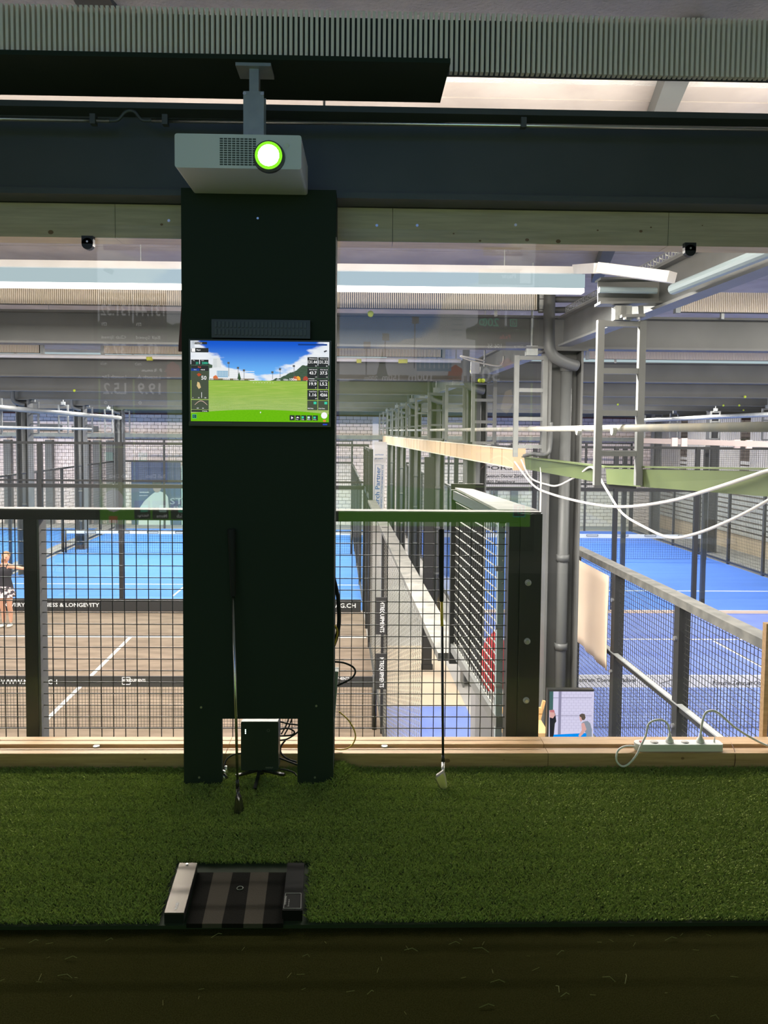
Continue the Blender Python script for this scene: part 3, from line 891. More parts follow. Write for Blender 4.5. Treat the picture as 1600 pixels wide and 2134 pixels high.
wv = MB()
for i in range(int(Ls / .05)):
    p = n0 + dd * (i * .05 + .02)
    wv.bar(p + dz * .0, p + dz * (zt - .05), .0045, .0045, (0, 1, 0), False)
wv.build('wire_mesh', mat('worn wire', (.10, .10, .10), .5), sb, kind='stuff')
for (px, py) in ((1046, 1185), (1046, 1307), (1046, 1428)):
    p = P(px, py, 3.38)
    MB().cyl(p, p + Vector((-.03, 0, 0)), .012, 8).build('mesh_clip', galv, sb)

# tennis nets
def net(x7a, x7b, Y, ytop_px, band_px, m_band, lab, step, wire, px_ref=300, sag=0):
    xa, xb = HX(x7a, Y), HX(x7b, Y)
    zt_ = P(px_ref, ytop_px, Y).z; zbn = P(px_ref, ytop_px + band_px, Y).z
    t = thing('tennis_net', lab, 'net', ((xa + xb) / 2, Y, FLOOR))
    MB().box((xa, Y - .012, zbn), (xb, Y + .012, zt_)).build('band', m_band, t)
    MB().grid((xa, Y), (xb, Y), FLOOR + .03, zbn, step, wire).build('netting', netm, t, kind='stuff')
    for x in (xa, xb):
        MB().cyl((x, Y, FLOOR), (x, Y, zt_ + .02), .035, 10).build('post', fenceblk, t, True)
    return t, zt_, zbn
NY = 11.15
nt1, zt1, zb1 = net(-9.6, .58, NY, 1409, 22, bandblk, 'near net with black lettered band across the brown court', .045, .004)
YT = NY - .014
p0, p1 = P(2, 1425.5, YT), P(119, 1425.5, YT)
hh = (P(60, 1416, YT) - P(60, 1425.5, YT)).z
txt('WWW.MTRAG.CH', p0, p1.x - p0.x, hh, letterw, nt1, YT)
def logo_box(px0, py0, px1, py1, Y, parent, m, wpx=1.3):
    a, b = P(px0, py0, Y), P(px1, py1, Y); w_ = wpx * Y / 1600
    MB().box((a.x, Y - .001, a.z - w_), (b.x, Y, a.z)).box((a.x, Y - .001, b.z), (b.x, Y, b.z + w_)).box((a.x, Y - .001, b.z), (a.x + w_, Y, a.z)).box((b.x - w_, Y - .001, b.z), (b.x, Y, a.z)).build('logo_frame', m, parent)
logo_box(254, 1411, 272, 1427, YT, nt1, letterw)
p0, p1 = P(256, 1422, YT), P(303, 1422, YT)
txt('MTREQUIPMENTS', p0, p1.x - p0.x, hh * .75, letterw, nt1, YT)
p0, p1 = P(672, 1418, YT), P(728, 1418, YT)
txt('MTREQUIPMENTS', p0, p1.x - p0.x, hh * .75, letterw, nt1, YT)
nt2, zt2, zb2 = net(3.08, 13.2, NY, 1407, 25, bandwht, 'near net with white lettered band across the violet blue court', .045, .004, 1400)
p0, p1 = P(1160, 1421.5, YT), P(1325, 1423.5, YT)
txt('Porsche Zentrum Oberer Zürichsee', p0, p1.x - p0.x, hh * .95, letterk, nt2, YT)
p0, p1 = P(1485, 1428, YT), P(1655, 1430, YT)
txt('Porsche Zentrum Oberer Zürichsee', p0, p1.x - p0.x, hh * 1.0, letterk, nt2, YT)
MB().tube(spline([P(1375, 1424, YT), P(1393, 1419, YT), P(1402, 1416, YT), P(1410, 1420, YT), P(1424, 1421, YT)], 4), .005, 5).build('logo_line', letterk, nt2)
nf1, zt3, zb3 = net(-9.6, .55, 27.4, 1105, 7.5, bandwht, 'far net with white band across the light blue court', .08, .005)
for px in (188, 258, 318, 377, 720):
    logo_box(px - 12, 1107, px + 12, 1111.5, 27.38, nf1, letterk, 1.0)
nf2, zt4, zb4 = net(3.08, 13.0, 26.6, 1113.5, 8, bandwht, 'far net with white band across the blue court', .08, .005, 1300)
for px, py in ((1234, 1115.5), (1297, 1115.5), (1355, 1116), (1425, 1116.5)):
    logo_box(px - 12, py - 2, px + 12, py + 2.5, 26.58, nf2, letterk, 1.0)

# tennis balls lodged on beams
tb0 = MB().sphere((0, 0, 0), .0335, 12, 8).build('tennis_ball', tball, smooth=True)
balls = [(772, 654, FR(1) - .09, 'tennis ball lodged high on first hall beam near the cladding'),
         (155, 814, FR(3) - .09, 'tennis ball on the beam lip above the brown court'),
         (1552, 827, FR(3) - .09, 'tennis ball on beam lip above the weathered pipe, nearest the picture edge'),
         (1507, 845, FR(4) - .09, 'tennis ball on fourth beam lip, first of a pair over the boarded wall'),
         (1540, 845, FR(4) - .09, 'tennis ball on fourth beam lip, second of a pair over the boarded wall'),
         (1287, 843, FR(4) - .09, 'tennis ball seen between the rungs of the tall ladder frame'),
         (1549, 855, FR(5) - .09, 'small pale tennis ball below the pair on fourth beam'),
         (984, 774, 10.6, 'tennis ball stuck beside the white junction box'),
         (1006, 793, 10.6, 'tennis ball stuck inside the second ladder frame'),
         (999, 793, 10.6, 'half hidden tennis ball in the second ladder frame'),
         (69, 904, 35.9, 'tennis ball on the ledge of the block wall')]
for k, (px, py, Y, lab) in enumerate(balls):
    o = tb0 if k == 0 else tb0.copy()
    if k: col.objects.link(o)
    o.location = P(px, py, Y)
    tag(o, lab, 'ball', 'tennis balls caught in the steelwork')

# signs and posters in the hall
def flat(name, px0, py0, px1, py1, Y, m, parent=None, th=.02):
    a, b = P(px0, py0, Y), P(px1, py1, Y)
    return MB().box((min(a.x, b.x), Y, min(a.z, b.z)), (max(a.x, b.x), Y + th, max(a.z, b.z))).build(name, m, parent)
Y = 19.3
bn = thing('hanging_banner', 'upright white banner with blue lettering hanging by the corridor', 'banner', P(790, 1050, Y))
a0, a1, a2, a3 = P(775, 1066, Y), P(799, 1066, Y), P(806, 921, Y), P(780, 921, Y)
MB().hexa([a0, a1, a2, a3], (0, .01, 0)).build('cloth', bannerw, bn)
up_ = (a3 - a0).normalized(); ri_ = (a1 - a0).normalized()
e0 = Vector((0, -.004, 0))
MB().text('Lerch Partner', a0 + up_ * .08 + ri_ * .175 + e0, up_, -ri_, .115, 1.05).build('lettering', letterb, bn)
MB().text('GENERALUNTERNEHMUNG AG', a0 + up_ * .08 + ri_ * .25 + e0, up_, -ri_, .035, 1.1).build('lettering', letterb, bn)
mbf = MB()
q0, q1, q2, q3 = a0 + up_ * .04 + ri_ * .04, a0 + up_ * .04 + ri_ * .2, a0 + up_ * 1.18 + ri_ * .2, a0 + up_ * 1.18 + ri_ * .04
for s_, e_ in ((q0, q1), (q1, q2), (q2, q3), (q3, q0)):
    mbf.bar(s_ + e0, e_ + e0, .004, .006)
mbf.build('printed_frame', letterb, bn)
MB().text('und Partner', a0 + up_ * 1.42 + ri_ * .03 + e0, ri_, up_, .035, .22).build('lettering', letterb, bn)
MB().text('gruppe', a0 + up_ * 1.32 + ri_ * .03 + e0, ri_, up_, .03, .2).build('lettering', letterb, bn)

Y = 19.1
pb_ = thing('fence_banner', 'white banner with black address lettering behind the mesh', 'banner', P(1066, 1015, Y))
flat('cloth', 1009, 962, 1125, 1017, Y, bannerw, pb_)
YL = Y - .004
def put(s, x0_, yb, x1_, hp, m, parent, Y_):
    p, q = P(x0_, yb, Y_), P(x1_, yb, Y_)
    return MB().text(s, p, q - p, (0, 0, 1), hp * Y_ / 1600, (q - p).length).build('lettering', m, parent)
put('PORSCHE', 1010, 979, 1115, 8, letterk, pb_, YL)
put('Zentrum Oberer Zürichsee', 1010, 995.5, 1104, 7, letterk, pb_, YL)
put('8835 Feusisberg', 1010, 1007.5, 1073, 7, letterk, pb_, YL)

Y = 35.7
pw = thing('wall_poster', 'large dark blue wall poster of person in pale jacket', 'poster', P(330, 1100, Y))
flat('sheet', 273, 963, 377, 1125, Y, posterm, pw)
Yp = Y - .03
mbj = MB()
pts = [(288, 1100), (290, 1060), (300, 1045), (314, 1032), (322, 1026), (334, 1024), (344, 1028), (350, 1036), (352, 1060), (356, 1100)]
vv = [P(x_, y_, Yp) for x_, y_ in pts]
mbj.add(vv + [v + Vector((0, .02, 0)) for v in vv], [tuple(range(len(vv)))])
mbj.build('printed_jacket', mat('pale print', (.55, .58, .56), .7), pw)
c = P(327, 1014, Yp - .005)
MB().sphere(c, .28, 12, 8, (.75, .05, 1.0)).build('printed_face', mat('print skin', (.36, .27, .24), .7), pw, True)
MB().sphere(c + Vector((0, -.004, .17)), .23, 12, 8, (.95, .05, .62)).build('printed_hair', mat('print hair', (.06, .06, .055), .7), pw, True)
put('WEAR', 290, 1027, 311, 2.2, letterw, pw, Yp)
put('SPORT', 290, 1033.5, 308, 1.5, letterw, pw, Yp)
mp_ = thing('wall_poster', 'mint coloured wall poster with large grey capital letters', 'poster', P(390, 1100, Y))
flat('sheet', 378, 970, 470, 1125, Y - .01, posterg, mp_)
put('STAR', 354, 1051, 414, 13, lettergr, mp_, Y - .05)
put('ENERGY', 362, 1061, 408, 6, lettergr, mp_, Y - .05)

# display totem on the hall floor
TY = 7.2
dt = thing('display_totem', 'upright digital display showing two children on a blue court', 'display', P(1188, 1550, TY))
q0, q1 = P(1141, 1437, TY), P(1237, 1437, TY)
MB().box((q0.x, TY, FLOOR), (q1.x, TY + .06, q0.z)).build('case', blackp, dt)
sc0 = P(1145, 1441, TY - .002); sc1 = P(1233.5, 1548, TY - .002)
def scr(px0, py0, px1, py1, m, dy=.004, nm='screen_image'):
    a, b = P(px0, py0, TY - dy), P(px1, py1, TY - dy)
    return MB().box((a.x, TY - dy - .001, b.z), (b.x, TY - dy, a.z)).build(nm, m, dt)
ew = emit('screen white', (.72, .68, .90), 1.0); ebl = emit('screen blue', (.0, .28, .9), 1.0)
eline = emit('screen line', (.30, .28, .42), 1.0); edark = emit('screen dark', (.02, .02, .03), 1.0)
eteal = emit('screen teal', (.06, .14, .14), 1.0); eskin = emit('screen skin', (.75, .42, .40), 1.0)
ehair = emit('screen hair', (.12, .09, .075), 1.0); ehood = emit('screen hood', (.28, .32, .40), 1.0); ewt = emit('screen bright', (.95, .93, .98), 1.0)
ered = emit('screen red', (.6, .2, .22), 1.0)
scr(1145, 1441, 1233.5, 1620, ew)
mbl = MB()
def sbox(mb, px0, py0, px1, py1, dy):
    a, b = P(px0, py0, TY - dy), P(px1, py1, TY - dy)
    mb.box((a.x, TY - dy - .0006, b.z), (b.x, TY - dy, a.z))
for j in range(14):
    sbox(mbl, 1167, 1441 + j * 5.9, 1233, 1441.5 + j * 5.9, .006)
    for i in range(7):
        x_ = 1171 + i * 9.6 + (j % 2) * 4.8
        sbox(mbl, x_, 1441.5 + j * 5.9, x_ + .5, 1447 + j * 5.9, .006)
mbl.build('screen_blockwork', emit('screen joint', (.52, .48, .70), 1.0), dt)
mbl = MB(); sbox(mbl, 1164, 1441, 1168, 1532, .007); sbox(mbl, 1145, 1454, 1233, 1455, .007); sbox(mbl, 1157, 1491, 1233, 1492.2, .007)
mbl.build('screen_fence', eline, dt)
scr(1145, 1441, 1152, 1480, eteal, .007)
mbb = MB()
vv = [P(x_, y_, TY - .008) for x_, y_ in ((1148, 1548), (1152, 1531), (1233, 1527), (1233, 1620), (1148, 1620))]
mbb.add(vv, [(0, 1, 2, 3, 4)]); mbb.build('screen_court', ebl, dt)
def blob(name, pts, m, dy):
    vv = [P(x_, y_, TY - dy) for x_, y_ in pts]
    MB().add(vv, [tuple(range(len(vv)))]).build(name, m, dt)
blob('screen_child', [(1145, 1485), (1152, 1480), (1157, 1488), (1159, 1503), (1156, 1508), (1154, 1530), (1149, 1546), (1145, 1546)], edark, .010)
blob('screen_child', [(1145, 1482), (1153, 1481), (1157, 1490), (1152, 1497), (1145, 1495)], eskin, .012)
blob('screen_child', [(1145, 1480), (1154, 1479), (1156, 1485), (1145, 1484)], ered, .013)
blob('screen_child', [(1147, 1544), (1152, 1540), (1160, 1546), (1158, 1550), (1147, 1548)], ewt, .013)
blob('screen_child', [(1211, 1508), (1215, 1504), (1224, 1502), (1230, 1508), (1233, 1520), (1233, 1542), (1220, 1542), (1222, 1530), (1216, 1522)], ehood, .010)
blob('screen_child', [(1211, 1508), (1217, 1506), (1222, 1520), (1216, 1528), (1208, 1537), (1205, 1533), (1212, 1522)], eskin, .012)
blob('screen_child', [(1207, 1490), (1212, 1487), (1218, 1488), (1220, 1496), (1217, 1501), (1210, 1500)], ehair, .013)
blob('screen_child', [(1207, 1493), (1211, 1495), (1213, 1502), (1210, 1504), (1208, 1500)], eskin, .014)
blob('screen_child', [(1219, 1541), (1233, 1541), (1233, 1560), (1219, 1560)], ewt, .012)

# wooden chair behind the bolted post and dark cabinet
CY_ = 7.6
ch = thing('wooden_chair', 'honey coloured wooden chair mostly hidden behind the bolted post', 'chair', (P(1128, 1545, CY_).x, CY_, FLOOR + 0))
zc = P(1128, 1512, CY_).z
xc = P(1126, 1512, CY_).x
st = FLOOR + 1.1
flo = thing('platform', 'grey timber platform under the wooden chair', 'platform', (xc, CY_ + .2, FLOOR))
MB().box((xc - .45, CY_ - .25, FLOOR), (xc + .13, CY_ + .4, zc - .45)).build('deck', hallfl, flo)
MB().box((xc - .4, CY_ - .2, zc - .05), (xc + .04, CY_ + .2, zc)).build('seat', chairw, ch)
for sx in (-.38, .02):
    for sy in (-.18, .18):
        MB().bar((xc + sx, CY_ + sy, zc - .45), (xc + sx, CY_ + sy, zc - .05), .035, .035, (0, 1, 0)).build('leg', chairw, ch)
MB().hexa([(xc - .05, CY_ - .2, zc - .22), (xc + .06, CY_ - .2, zc - .22), (xc + .06, CY_ - .2, zc - .06), (xc - .05, CY_ - .2, zc - .06)], (0, .02, 0)).build('apron', chairw, ch)
MB().bar((xc + .02, CY_ + .16, zc), (xc + .07, CY_ + .16, zc + .2), .03, .03, (0, 1, 0)).bar((xc - .38, CY_ + .16, zc), (xc - .38, CY_ + .16, zc + .2), .03, .03, (0, 1, 0)).build('back_post', chairw, ch)
MB().box((xc - .4, CY_ + .14, zc + .07), (xc + .05, CY_ + .17, zc + .13)).build('backrest', chairw, ch)
p, q = P(1121, 1400, 8.6), P(1134, 1478, 8.6)
tag(MB().box((p.x - .3, 8.6, FLOOR), (q.x, 9.0, p.z)).box((p.x - .31, 8.59, p.z - .03), (q.x + .01, 9.0, p.z)).build('dark_cabinet', blackp), 'dark cabinet between bolted post and first column', 'cabinet')

# red bag on the hall floor seen through the side balustrade
rb = thing('red_bag', 'red cloth bag leaning behind the side balustrade', 'bag', G(1040, 1440, FLOOR + .6))
c0 = P(1030, 1385, 9.3)
MB().sphere(c0, .32, 14, 10, (.55, .3, 1.25)).build('bag_body', redm, rb, True)
MB().tube(spline([c0 + Vector((-.05, 0, .3)), c0 + Vector((0, 0, .42)), c0 + Vector((.06, 0, .3))], 5), .015, 6).build('strap', redm, rb)
MB().box((c0.x - .25, c0.y - .15, FLOOR), (c0.x + .25, c0.y + .25, c0.z - .32)).build('crate', hallfl, rb)
# panels seen through the side balustrade
p, q = P(884, 985, 14.0), P(900, 1345, 14.0)
tag(MB().box((p.x, 14.0, FLOOR), (q.x, 14.05, .85)).box((p.x - .02, 13.98, FLOOR), (q.x + .02, 14.07, FLOOR + .1)).build('partition_panel', fenceblk),
    'tall narrow dark partition in the corridor', 'partition')
p, q = P(940, 1008, 4.66), P(1003, 1344, 4.66)
MB().box((p.x, 4.66, q.z), (q.x, 4.68, p.z)).build('end_panel', fenceblk, sb)

# ================================================================== the woman on the brown court
def skin_body(name, joints, bones, m, parent, sub=2):
    me = bpy.data.meshes.new(name)
    names = list(joints)
    me.from_pydata([joints[k][0] for k in names], [(names.index(a), names.index(b)) for a, b in bones], [])
    o = bpy.data.objects.new(name, me)
    col.objects.link(o)
    md = o.modifiers.new('skin', 'SKIN')
    md.use_smooth_shade = True
    for i, k in enumerate(names):
        r = joints[k][1]
        me.skin_vertices[0].data[i].radius = r if isinstance(r, tuple) else (r, r)
    me.skin_vertices[0].data[0].use_root = True
    sb_ = o.modifiers.new('sub', 'SUBSURF'); sb_.levels = sub; sb_.render_levels = sub
    me.materials.append(m)
    attach(o, parent)
    return o
WY = 17.1
wb = G(14, 1306, FLOOR)
wx, wy = wb.x - .02, wb.y
WY = wy
H = (P(14, 1152, wy).z - FLOOR)
wm = thing('person', 'woman in black tank top and patterned skirt reaching an arm out beside the net', 'person', (wx, wy, FLOOR))
S = H / 1.70
def W(x_, y_, z_): return (wx + x_ * S, wy + y_ * S, FLOOR + z_ * S)
J = {'pelvis': (W(0, 0, .93), .115 * S), 'waist': (W(.0, 0, 1.10), .098 * S), 'chest': (W(.0, .01, 1.28), .12 * S), 'sh': (W(0, .01, 1.40), .085 * S), 'neck': (W(.02, 0, 1.48), .046 * S), 'skull': (W(.03, -.01, 1.53), .05 * S),
     'sr': (W(.16, .0, 1.385), .052 * S), 'er': (W(.41, -.04, 1.35), .036 * S), 'wr': (W(.64, -.10, 1.345), .026 * S), 'hr': (W(.70, -.11, 1.342), .028 * S),
     'sl': (W(-.16, .0, 1.385), .052 * S), 'el': (W(-.27, .02, 1.14), .036 * S), 'wl': (W(-.22, -.18, 1.02), .026 * S), 'hl': (W(-.20, -.24, 1.0), .028 * S),
     'hipr': (W(.095, 0, .86), .092 * S), 'kr': (W(.10, -.02, .48), .058 * S), 'cr': (W(.105, .02, .34), .056 * S), 'ar': (W(.11, .02, .08), .034 * S),
     'hipl': (W(-.095, 0, .86), .092 * S), 'kl': (W(-.06, -.02, .48), .058 * S), 'cl': (W(-.055, .02, .34), .056 * S), 'al': (W(-.05, .02, .08), .034 * S)}
BN = [('pelvis', 'waist'), ('waist', 'chest'), ('chest', 'sh'), ('sh', 'neck'), ('neck', 'skull'), ('sh', 'sr'), ('sr', 'er'), ('er', 'wr'), ('wr', 'hr'), ('sh', 'sl'), ('sl', 'el'), ('el', 'wl'), ('wl', 'hl'),
      ('pelvis', 'hipr'), ('hipr', 'kr'), ('kr', 'cr'), ('cr', 'ar'), ('pelvis', 'hipl'), ('hipl', 'kl'), ('kl', 'cl'), ('cl', 'al')]
for side, hx, hy, hz in (('r', .70, -.11, 1.342), ('l', -.20, -.24, 1.0)):
    dirv = (1, -.12, 0) if side == 'r' else (.1, -.6, -.5)
    for i in range(4):
        off = (-.024 + .016 * i)
        ln = (.07, .085, .08, .06)[i]
        k1, k2 = 'f%s%da' % (side, i), 'f%s%db' % (side, i)
        J[k1] = (W(hx + dirv[0] * .035, hy + dirv[1] * .035 + off * .3, hz + dirv[2] * .035 + off), .009 * S)
        J[k2] = (W(hx + dirv[0] * (.035 + ln), hy + dirv[1] * (.035 + ln) + off * .4, hz + dirv[2] * (.035 + ln) + off - .01), .0075 * S)
        BN += [('h' + side, k1), (k1, k2)]
    J['t' + side] = (W(hx + dirv[0] * .03, hy - .045, hz + .035), .010 * S)
    BN.append(('h' + side, 't' + side))
skin_body('body', J, BN, skin, wm)
hd = MB().sphere(W(.035, -.02, 1.60), .098 * S, 16, 12, (.80, .92, 1.18)).build('head', skin, wm, True)
MB().sphere(W(.055, -.115, 1.585), .016 * S, 8, 6, (1, 1.2, 1.2)).build('nose', skin, wm, True)
MB().sphere(W(.022, -.103, 1.61), .011 * S, 8, 6).sphere(W(.078, -.098, 1.61), .011 * S, 8, 6).sphere(W(.052, -.102, 1.548), .02 * S, 8, 6, (1.2, .5, .4)).build('face_features', facem, wm, True)
MB().sphere(W(-.045, -.01, 1.595), .02 * S, 8, 6, (.5, 1, 1.4)).build('ear', skin, wm, True)
hr_ = MB().sphere(W(.024, .012, 1.640), .106 * S, 18, 14, (.88, .95, .92)).sphere(W(-.035, .07, 1.60), .06 * S, 10, 8).sphere(W(-.075, .06, 1.50), .045 * S, 10, 8, (.8, .8, 1.9)).build('hair', hairm, wm, True)
def lathe_ell(name, prof, m):
    mb = MB(); n = 20; vs_ = []; fs_ = []
    for (z_, a_, b_, cx_, cy_) in prof:
        for k in range(n):
            t_ = 2 * math.pi * k / n
            vs_.append(W(cx_ + a_ * math.cos(t_), cy_ + b_ * math.sin(t_), z_))
    for i in range(len(prof) - 1):
        for k in range(n):
            k2 = (k + 1) % n
            fs_.append((i * n + k, i * n + k2, (i + 1) * n + k2, (i + 1) * n + k))
    mb.add(vs_, fs_)
    return mb.build(name, m, wm, True)
lathe_ell('tank_top', [(.90, .178, .142, 0, 0), (1.0, .158, .13, 0, 0), (1.10, .134, .116, 0, 0), (1.2, .14, .125, 0, 0), (1.28, .15, .14, 0, .0), (1.34, .135, .125, 0, .005), (1.40, .10, .095, 0, .01)], shirtm)
for sx in (-1, 1):
    MB().tube([W(sx * .07, -.105, 1.37), W(sx * .085, -.05, 1.445), W(sx * .075, .05, 1.44)], .011 * S, 6).build('strap', shirtm, wm)
lathe_ell('skirt', [(.95, .172, .14, 0, 0), (.86, .185, .15, 0, 0), (.78, .215, .175, 0, 0), (.70, .24, .20, 0, 0)], skirtm)
for sx, x_ in ((1, .115), (-1, -.05)):
    MB().sphere(W(x_, -.05, .045), .06 * S, 12, 8, (.75, 2.1, .72)).build('shoe', shoem, wm, True)

# ================================================================== window, timbers
win = thing('window_1', 'gallery window of two large panes', 'window', (0, GY, .05))
del win['category']; win['kind'] = 'structure'
MB().box((XL - .3, GY - .004, .03), (P(384, 800, GY).x + .12, GY + .004, 2.09)).build('pane', gwin, win)
MB().box((P(690, 800, GY).x - .12, GY - .004, .03), (XR + .3, GY + .004, 2.09)).build('pane', gwin, win)
sill = thing('trim_1', 'timber sill', 'sill', (0, 3, 0)); del sill['category']; sill['kind'] = 'structure'
zs = P(800, 1570, 2.97).z
xj = P(1142, 1580, 2.97).x; xk = P(470, 1580, 2.97).x
for (xa, xb) in ((XL, xk - .001), (xk + .001, xj - .001), (xj + .001, XR)):
    MB().box((xa, 2.97, TZ - .01), (xb, 3.02, zs)).build('plank', wood, sill)
    MB().box((xa, 3.022, TZ - .01), (xb, 3.036, zs - .012)).build('plank', wood, sill)
    MB().box((xa, 3.046, TZ - .01), (xb, 3.12, zs + .006)).build('plank', wood, sill)
def knots(px_list, Y, parent):
    mb = MB()
    for (px, py, r) in px_list:
        p = P(px, py, Y)
        mb.add([p + Vector((r * math.cos(t_ * .6283) * 1.0, -.0012, r * .75 * math.sin(t_ * .6283))) for t_ in range(10)], [tuple(range(10))])
    mb.build('knot', knot, parent, kind='stuff')
knots([(302, 1582, .005), (1422, 1580, .007), (932, 1585, .011), (1050, 1583, .003)], 2.97, sill)
for px in (200, 801):
    p = G(px, 1556, zs + .002)
    MB().cyl((p.x, 3.035, zs - .01), (p.x, 3.035, zs + .004), .013, 12).build('sill_plug', galv, sill)
head = thing('trim_2', 'timber head', 'trim', (0, 3.1, 2.1)); del head['category']; head['kind'] = 'structure'
HYf = 3.06
zh0, zh1 = P(300, 497, HYf).z, 2.176
xs = [XL, P(240, 470, HYf).x, P(556, 470, HYf).x, P(818, 480, HYf).x, P(1392, 490, HYf).x, XR]
hm = mat('spruce head timber', (.46, .38, .25), .7, var=(.56, .47, .31), scale=5, stretch=(1, 14, 14))
for i in range(5):
    MB().box((xs[i] + .001, HYf, zh0), (xs[i + 1] - .001, HYf + .1, zh1)).build('plank', hm, head)
knots([(106, 484, .011), (337, 468, .006), (945, 487, .004), (1000, 502, .005), (1098, 500, .008), (1163, 503, .010), (1245, 480, .004), (1335, 482, .007), (1356, 474, .004), (1463, 470, .003)], HYf, head)
for (px, py) in ((352, 460), (785, 470), (869, 470), (1074, 469)):
    p = P(px, py, HYf)
    MB().cyl(p, p + Vector((0, -.003, 0)), .0055, 12).build('screw', screwm, head)
for k, (px, py) in enumerate(((184, 507), (1436, 521))):
    t = thing('glass_clip', ('black glass clip under the head timber over the brown court', 'black glass clip under the head timber by the slanting beam')[k], 'clip', P(px, py, GY - .02))
    p = P(px, py, GY - .02)
    MB().box((p.x - .022, p.y - .012, p.z - .004), (p.x + .022, p.y + .012, p.z + .026)).cyl((p.x, p.y - .012, p.z - .004), (p.x, p.y + .012, p.z - .004), .022, 16).build('clip_body', blackp, t)
    MB().cyl((p.x, p.y - .014, p.z + .004), (p.x, p.y - .012, p.z + .004), .004, 10).build('screw', screwm, t)
tag(MB().hexa([P(1608, 1300, 3.16), P(1597, 1552, 3.16), P(1588, 1552, 3.16), P(1597, 1300, 3.16)], (0, .03, 0)).build('timber_strut', wood), 'upright timber strut behind the glass by the power strip', 'strut')

# stray things overhead: soffit board, conduit, hangers
sof = thing('soffit_board', 'flat black board hung above the projector', 'board', (0, 2.8, 2.55))
zq = 2.552
e1, e2 = P(917, 231, 2.98), P(936, 178, 2.7)
MB().hexa([(XL, 2.67, zq), (e2.x, 2.67, zq), (e1.x, 2.985, zq), (XL, 2.985, zq)], (0, 0, .016)).build('panel', black, sof)
for px in (200, 690):
    x = P(px, 200, 2.8).x
    MB().bar((x, 2.8, zq + .016), (x, 2.8, 2.62), .03, .03, (0, 1, 0)).build('hanger', blackm, sof)
cn = thing('conduit', 'bright steel conduit clamped along the top of the dark beam', 'pipe', (0, 2.93, 2.53))
zc0, zc1 = P(0, 249, 2.92), P(1600, 270, 2.92)
MB().cyl((XL, 2.92, P(0, 247, 2.92).z), (P(228, 252, 2.92).x, 2.92, P(228, 252, 2.92).z), .008, 10).build('tube', chrome, cn, True)
MB().cyl((P(316, 251, 2.92).x, 2.92, P(316, 251, 2.92).z), (XR, 2.92, P(1600, 268, 2.92).z), .008, 10).build('tube', chrome, cn, True)
MB().tube(spline([P(228, 252, 2.92), P(246, 250, 2.92), P(262, 233, 2.92), P(280, 233, 2.92), P(296, 250, 2.92), P(316, 251, 2.92)], 5), .006, 8).build('flexible_bend', pipegrey, cn, True)
for px in (195, 345, 1090):
    p = P(px, 250 + (px - 195) * .008, 2.915)
    MB().box((p.x - .01, p.y - .014, p.z - .018), (p.x + .01, p.y + .014, p.z + .018)).build('clamp', pipegrey, cn)

# ================================================================== black column cladding with screen, projector
cd_ = thing('column_cladding', 'tall black board cladding around the column with a notch at its foot', 'cladding', (-.4, PY, 0))
def px_x(px, py, Y=PY): return P(px, py, Y).x
cxl, cxr = px_x(381, 1200), px_x(696, 1200)
nx0, nx1 = px_x(462, 1560), px_x(620, 1560)
nz = P(540, 1498, PY).z
ztop_ = 2.172
th = .02
MB().box((cxl, PY, nz), (cxr, PY + th, ztop_)).box((cxl, PY, TZ - .005), (nx0, PY + th, nz)).box((nx1, PY, TZ - .005), (cxr, PY + th, nz)).build('front_panel', black, cd_)
for x in (cxl, cxr - th):
    MB().box((x, PY + th, TZ - .005), (x + th, PY + .14, ztop_)).build('side_panel', black, cd_)
for (px, py) in ((419, 1474), (659, 1471), (415, 1620), (656, 1620), (537, 455)):
    p = P(px, py, PY)
    MB().cyl(p, p + Vector((0, -.002, 0)), .0042, 10).build('screw', screwm, cd_)
p, q = P(371, 640, PY + .1), P(386, 731, PY + .1)
tag(MB().hexa([(P(378, 636, 2.95).x, 2.95, P(378, 636, 2.95).z), (cxl + .0, 2.95, P(378, 636, 2.95).z), (cxl + .0, 2.95, q.z), (P(371, 731, 2.95).x, 2.95, q.z)], (0, .02, 0)).build('red_board', dred), 'dark red board edge peeping out beside the cladding', 'board')

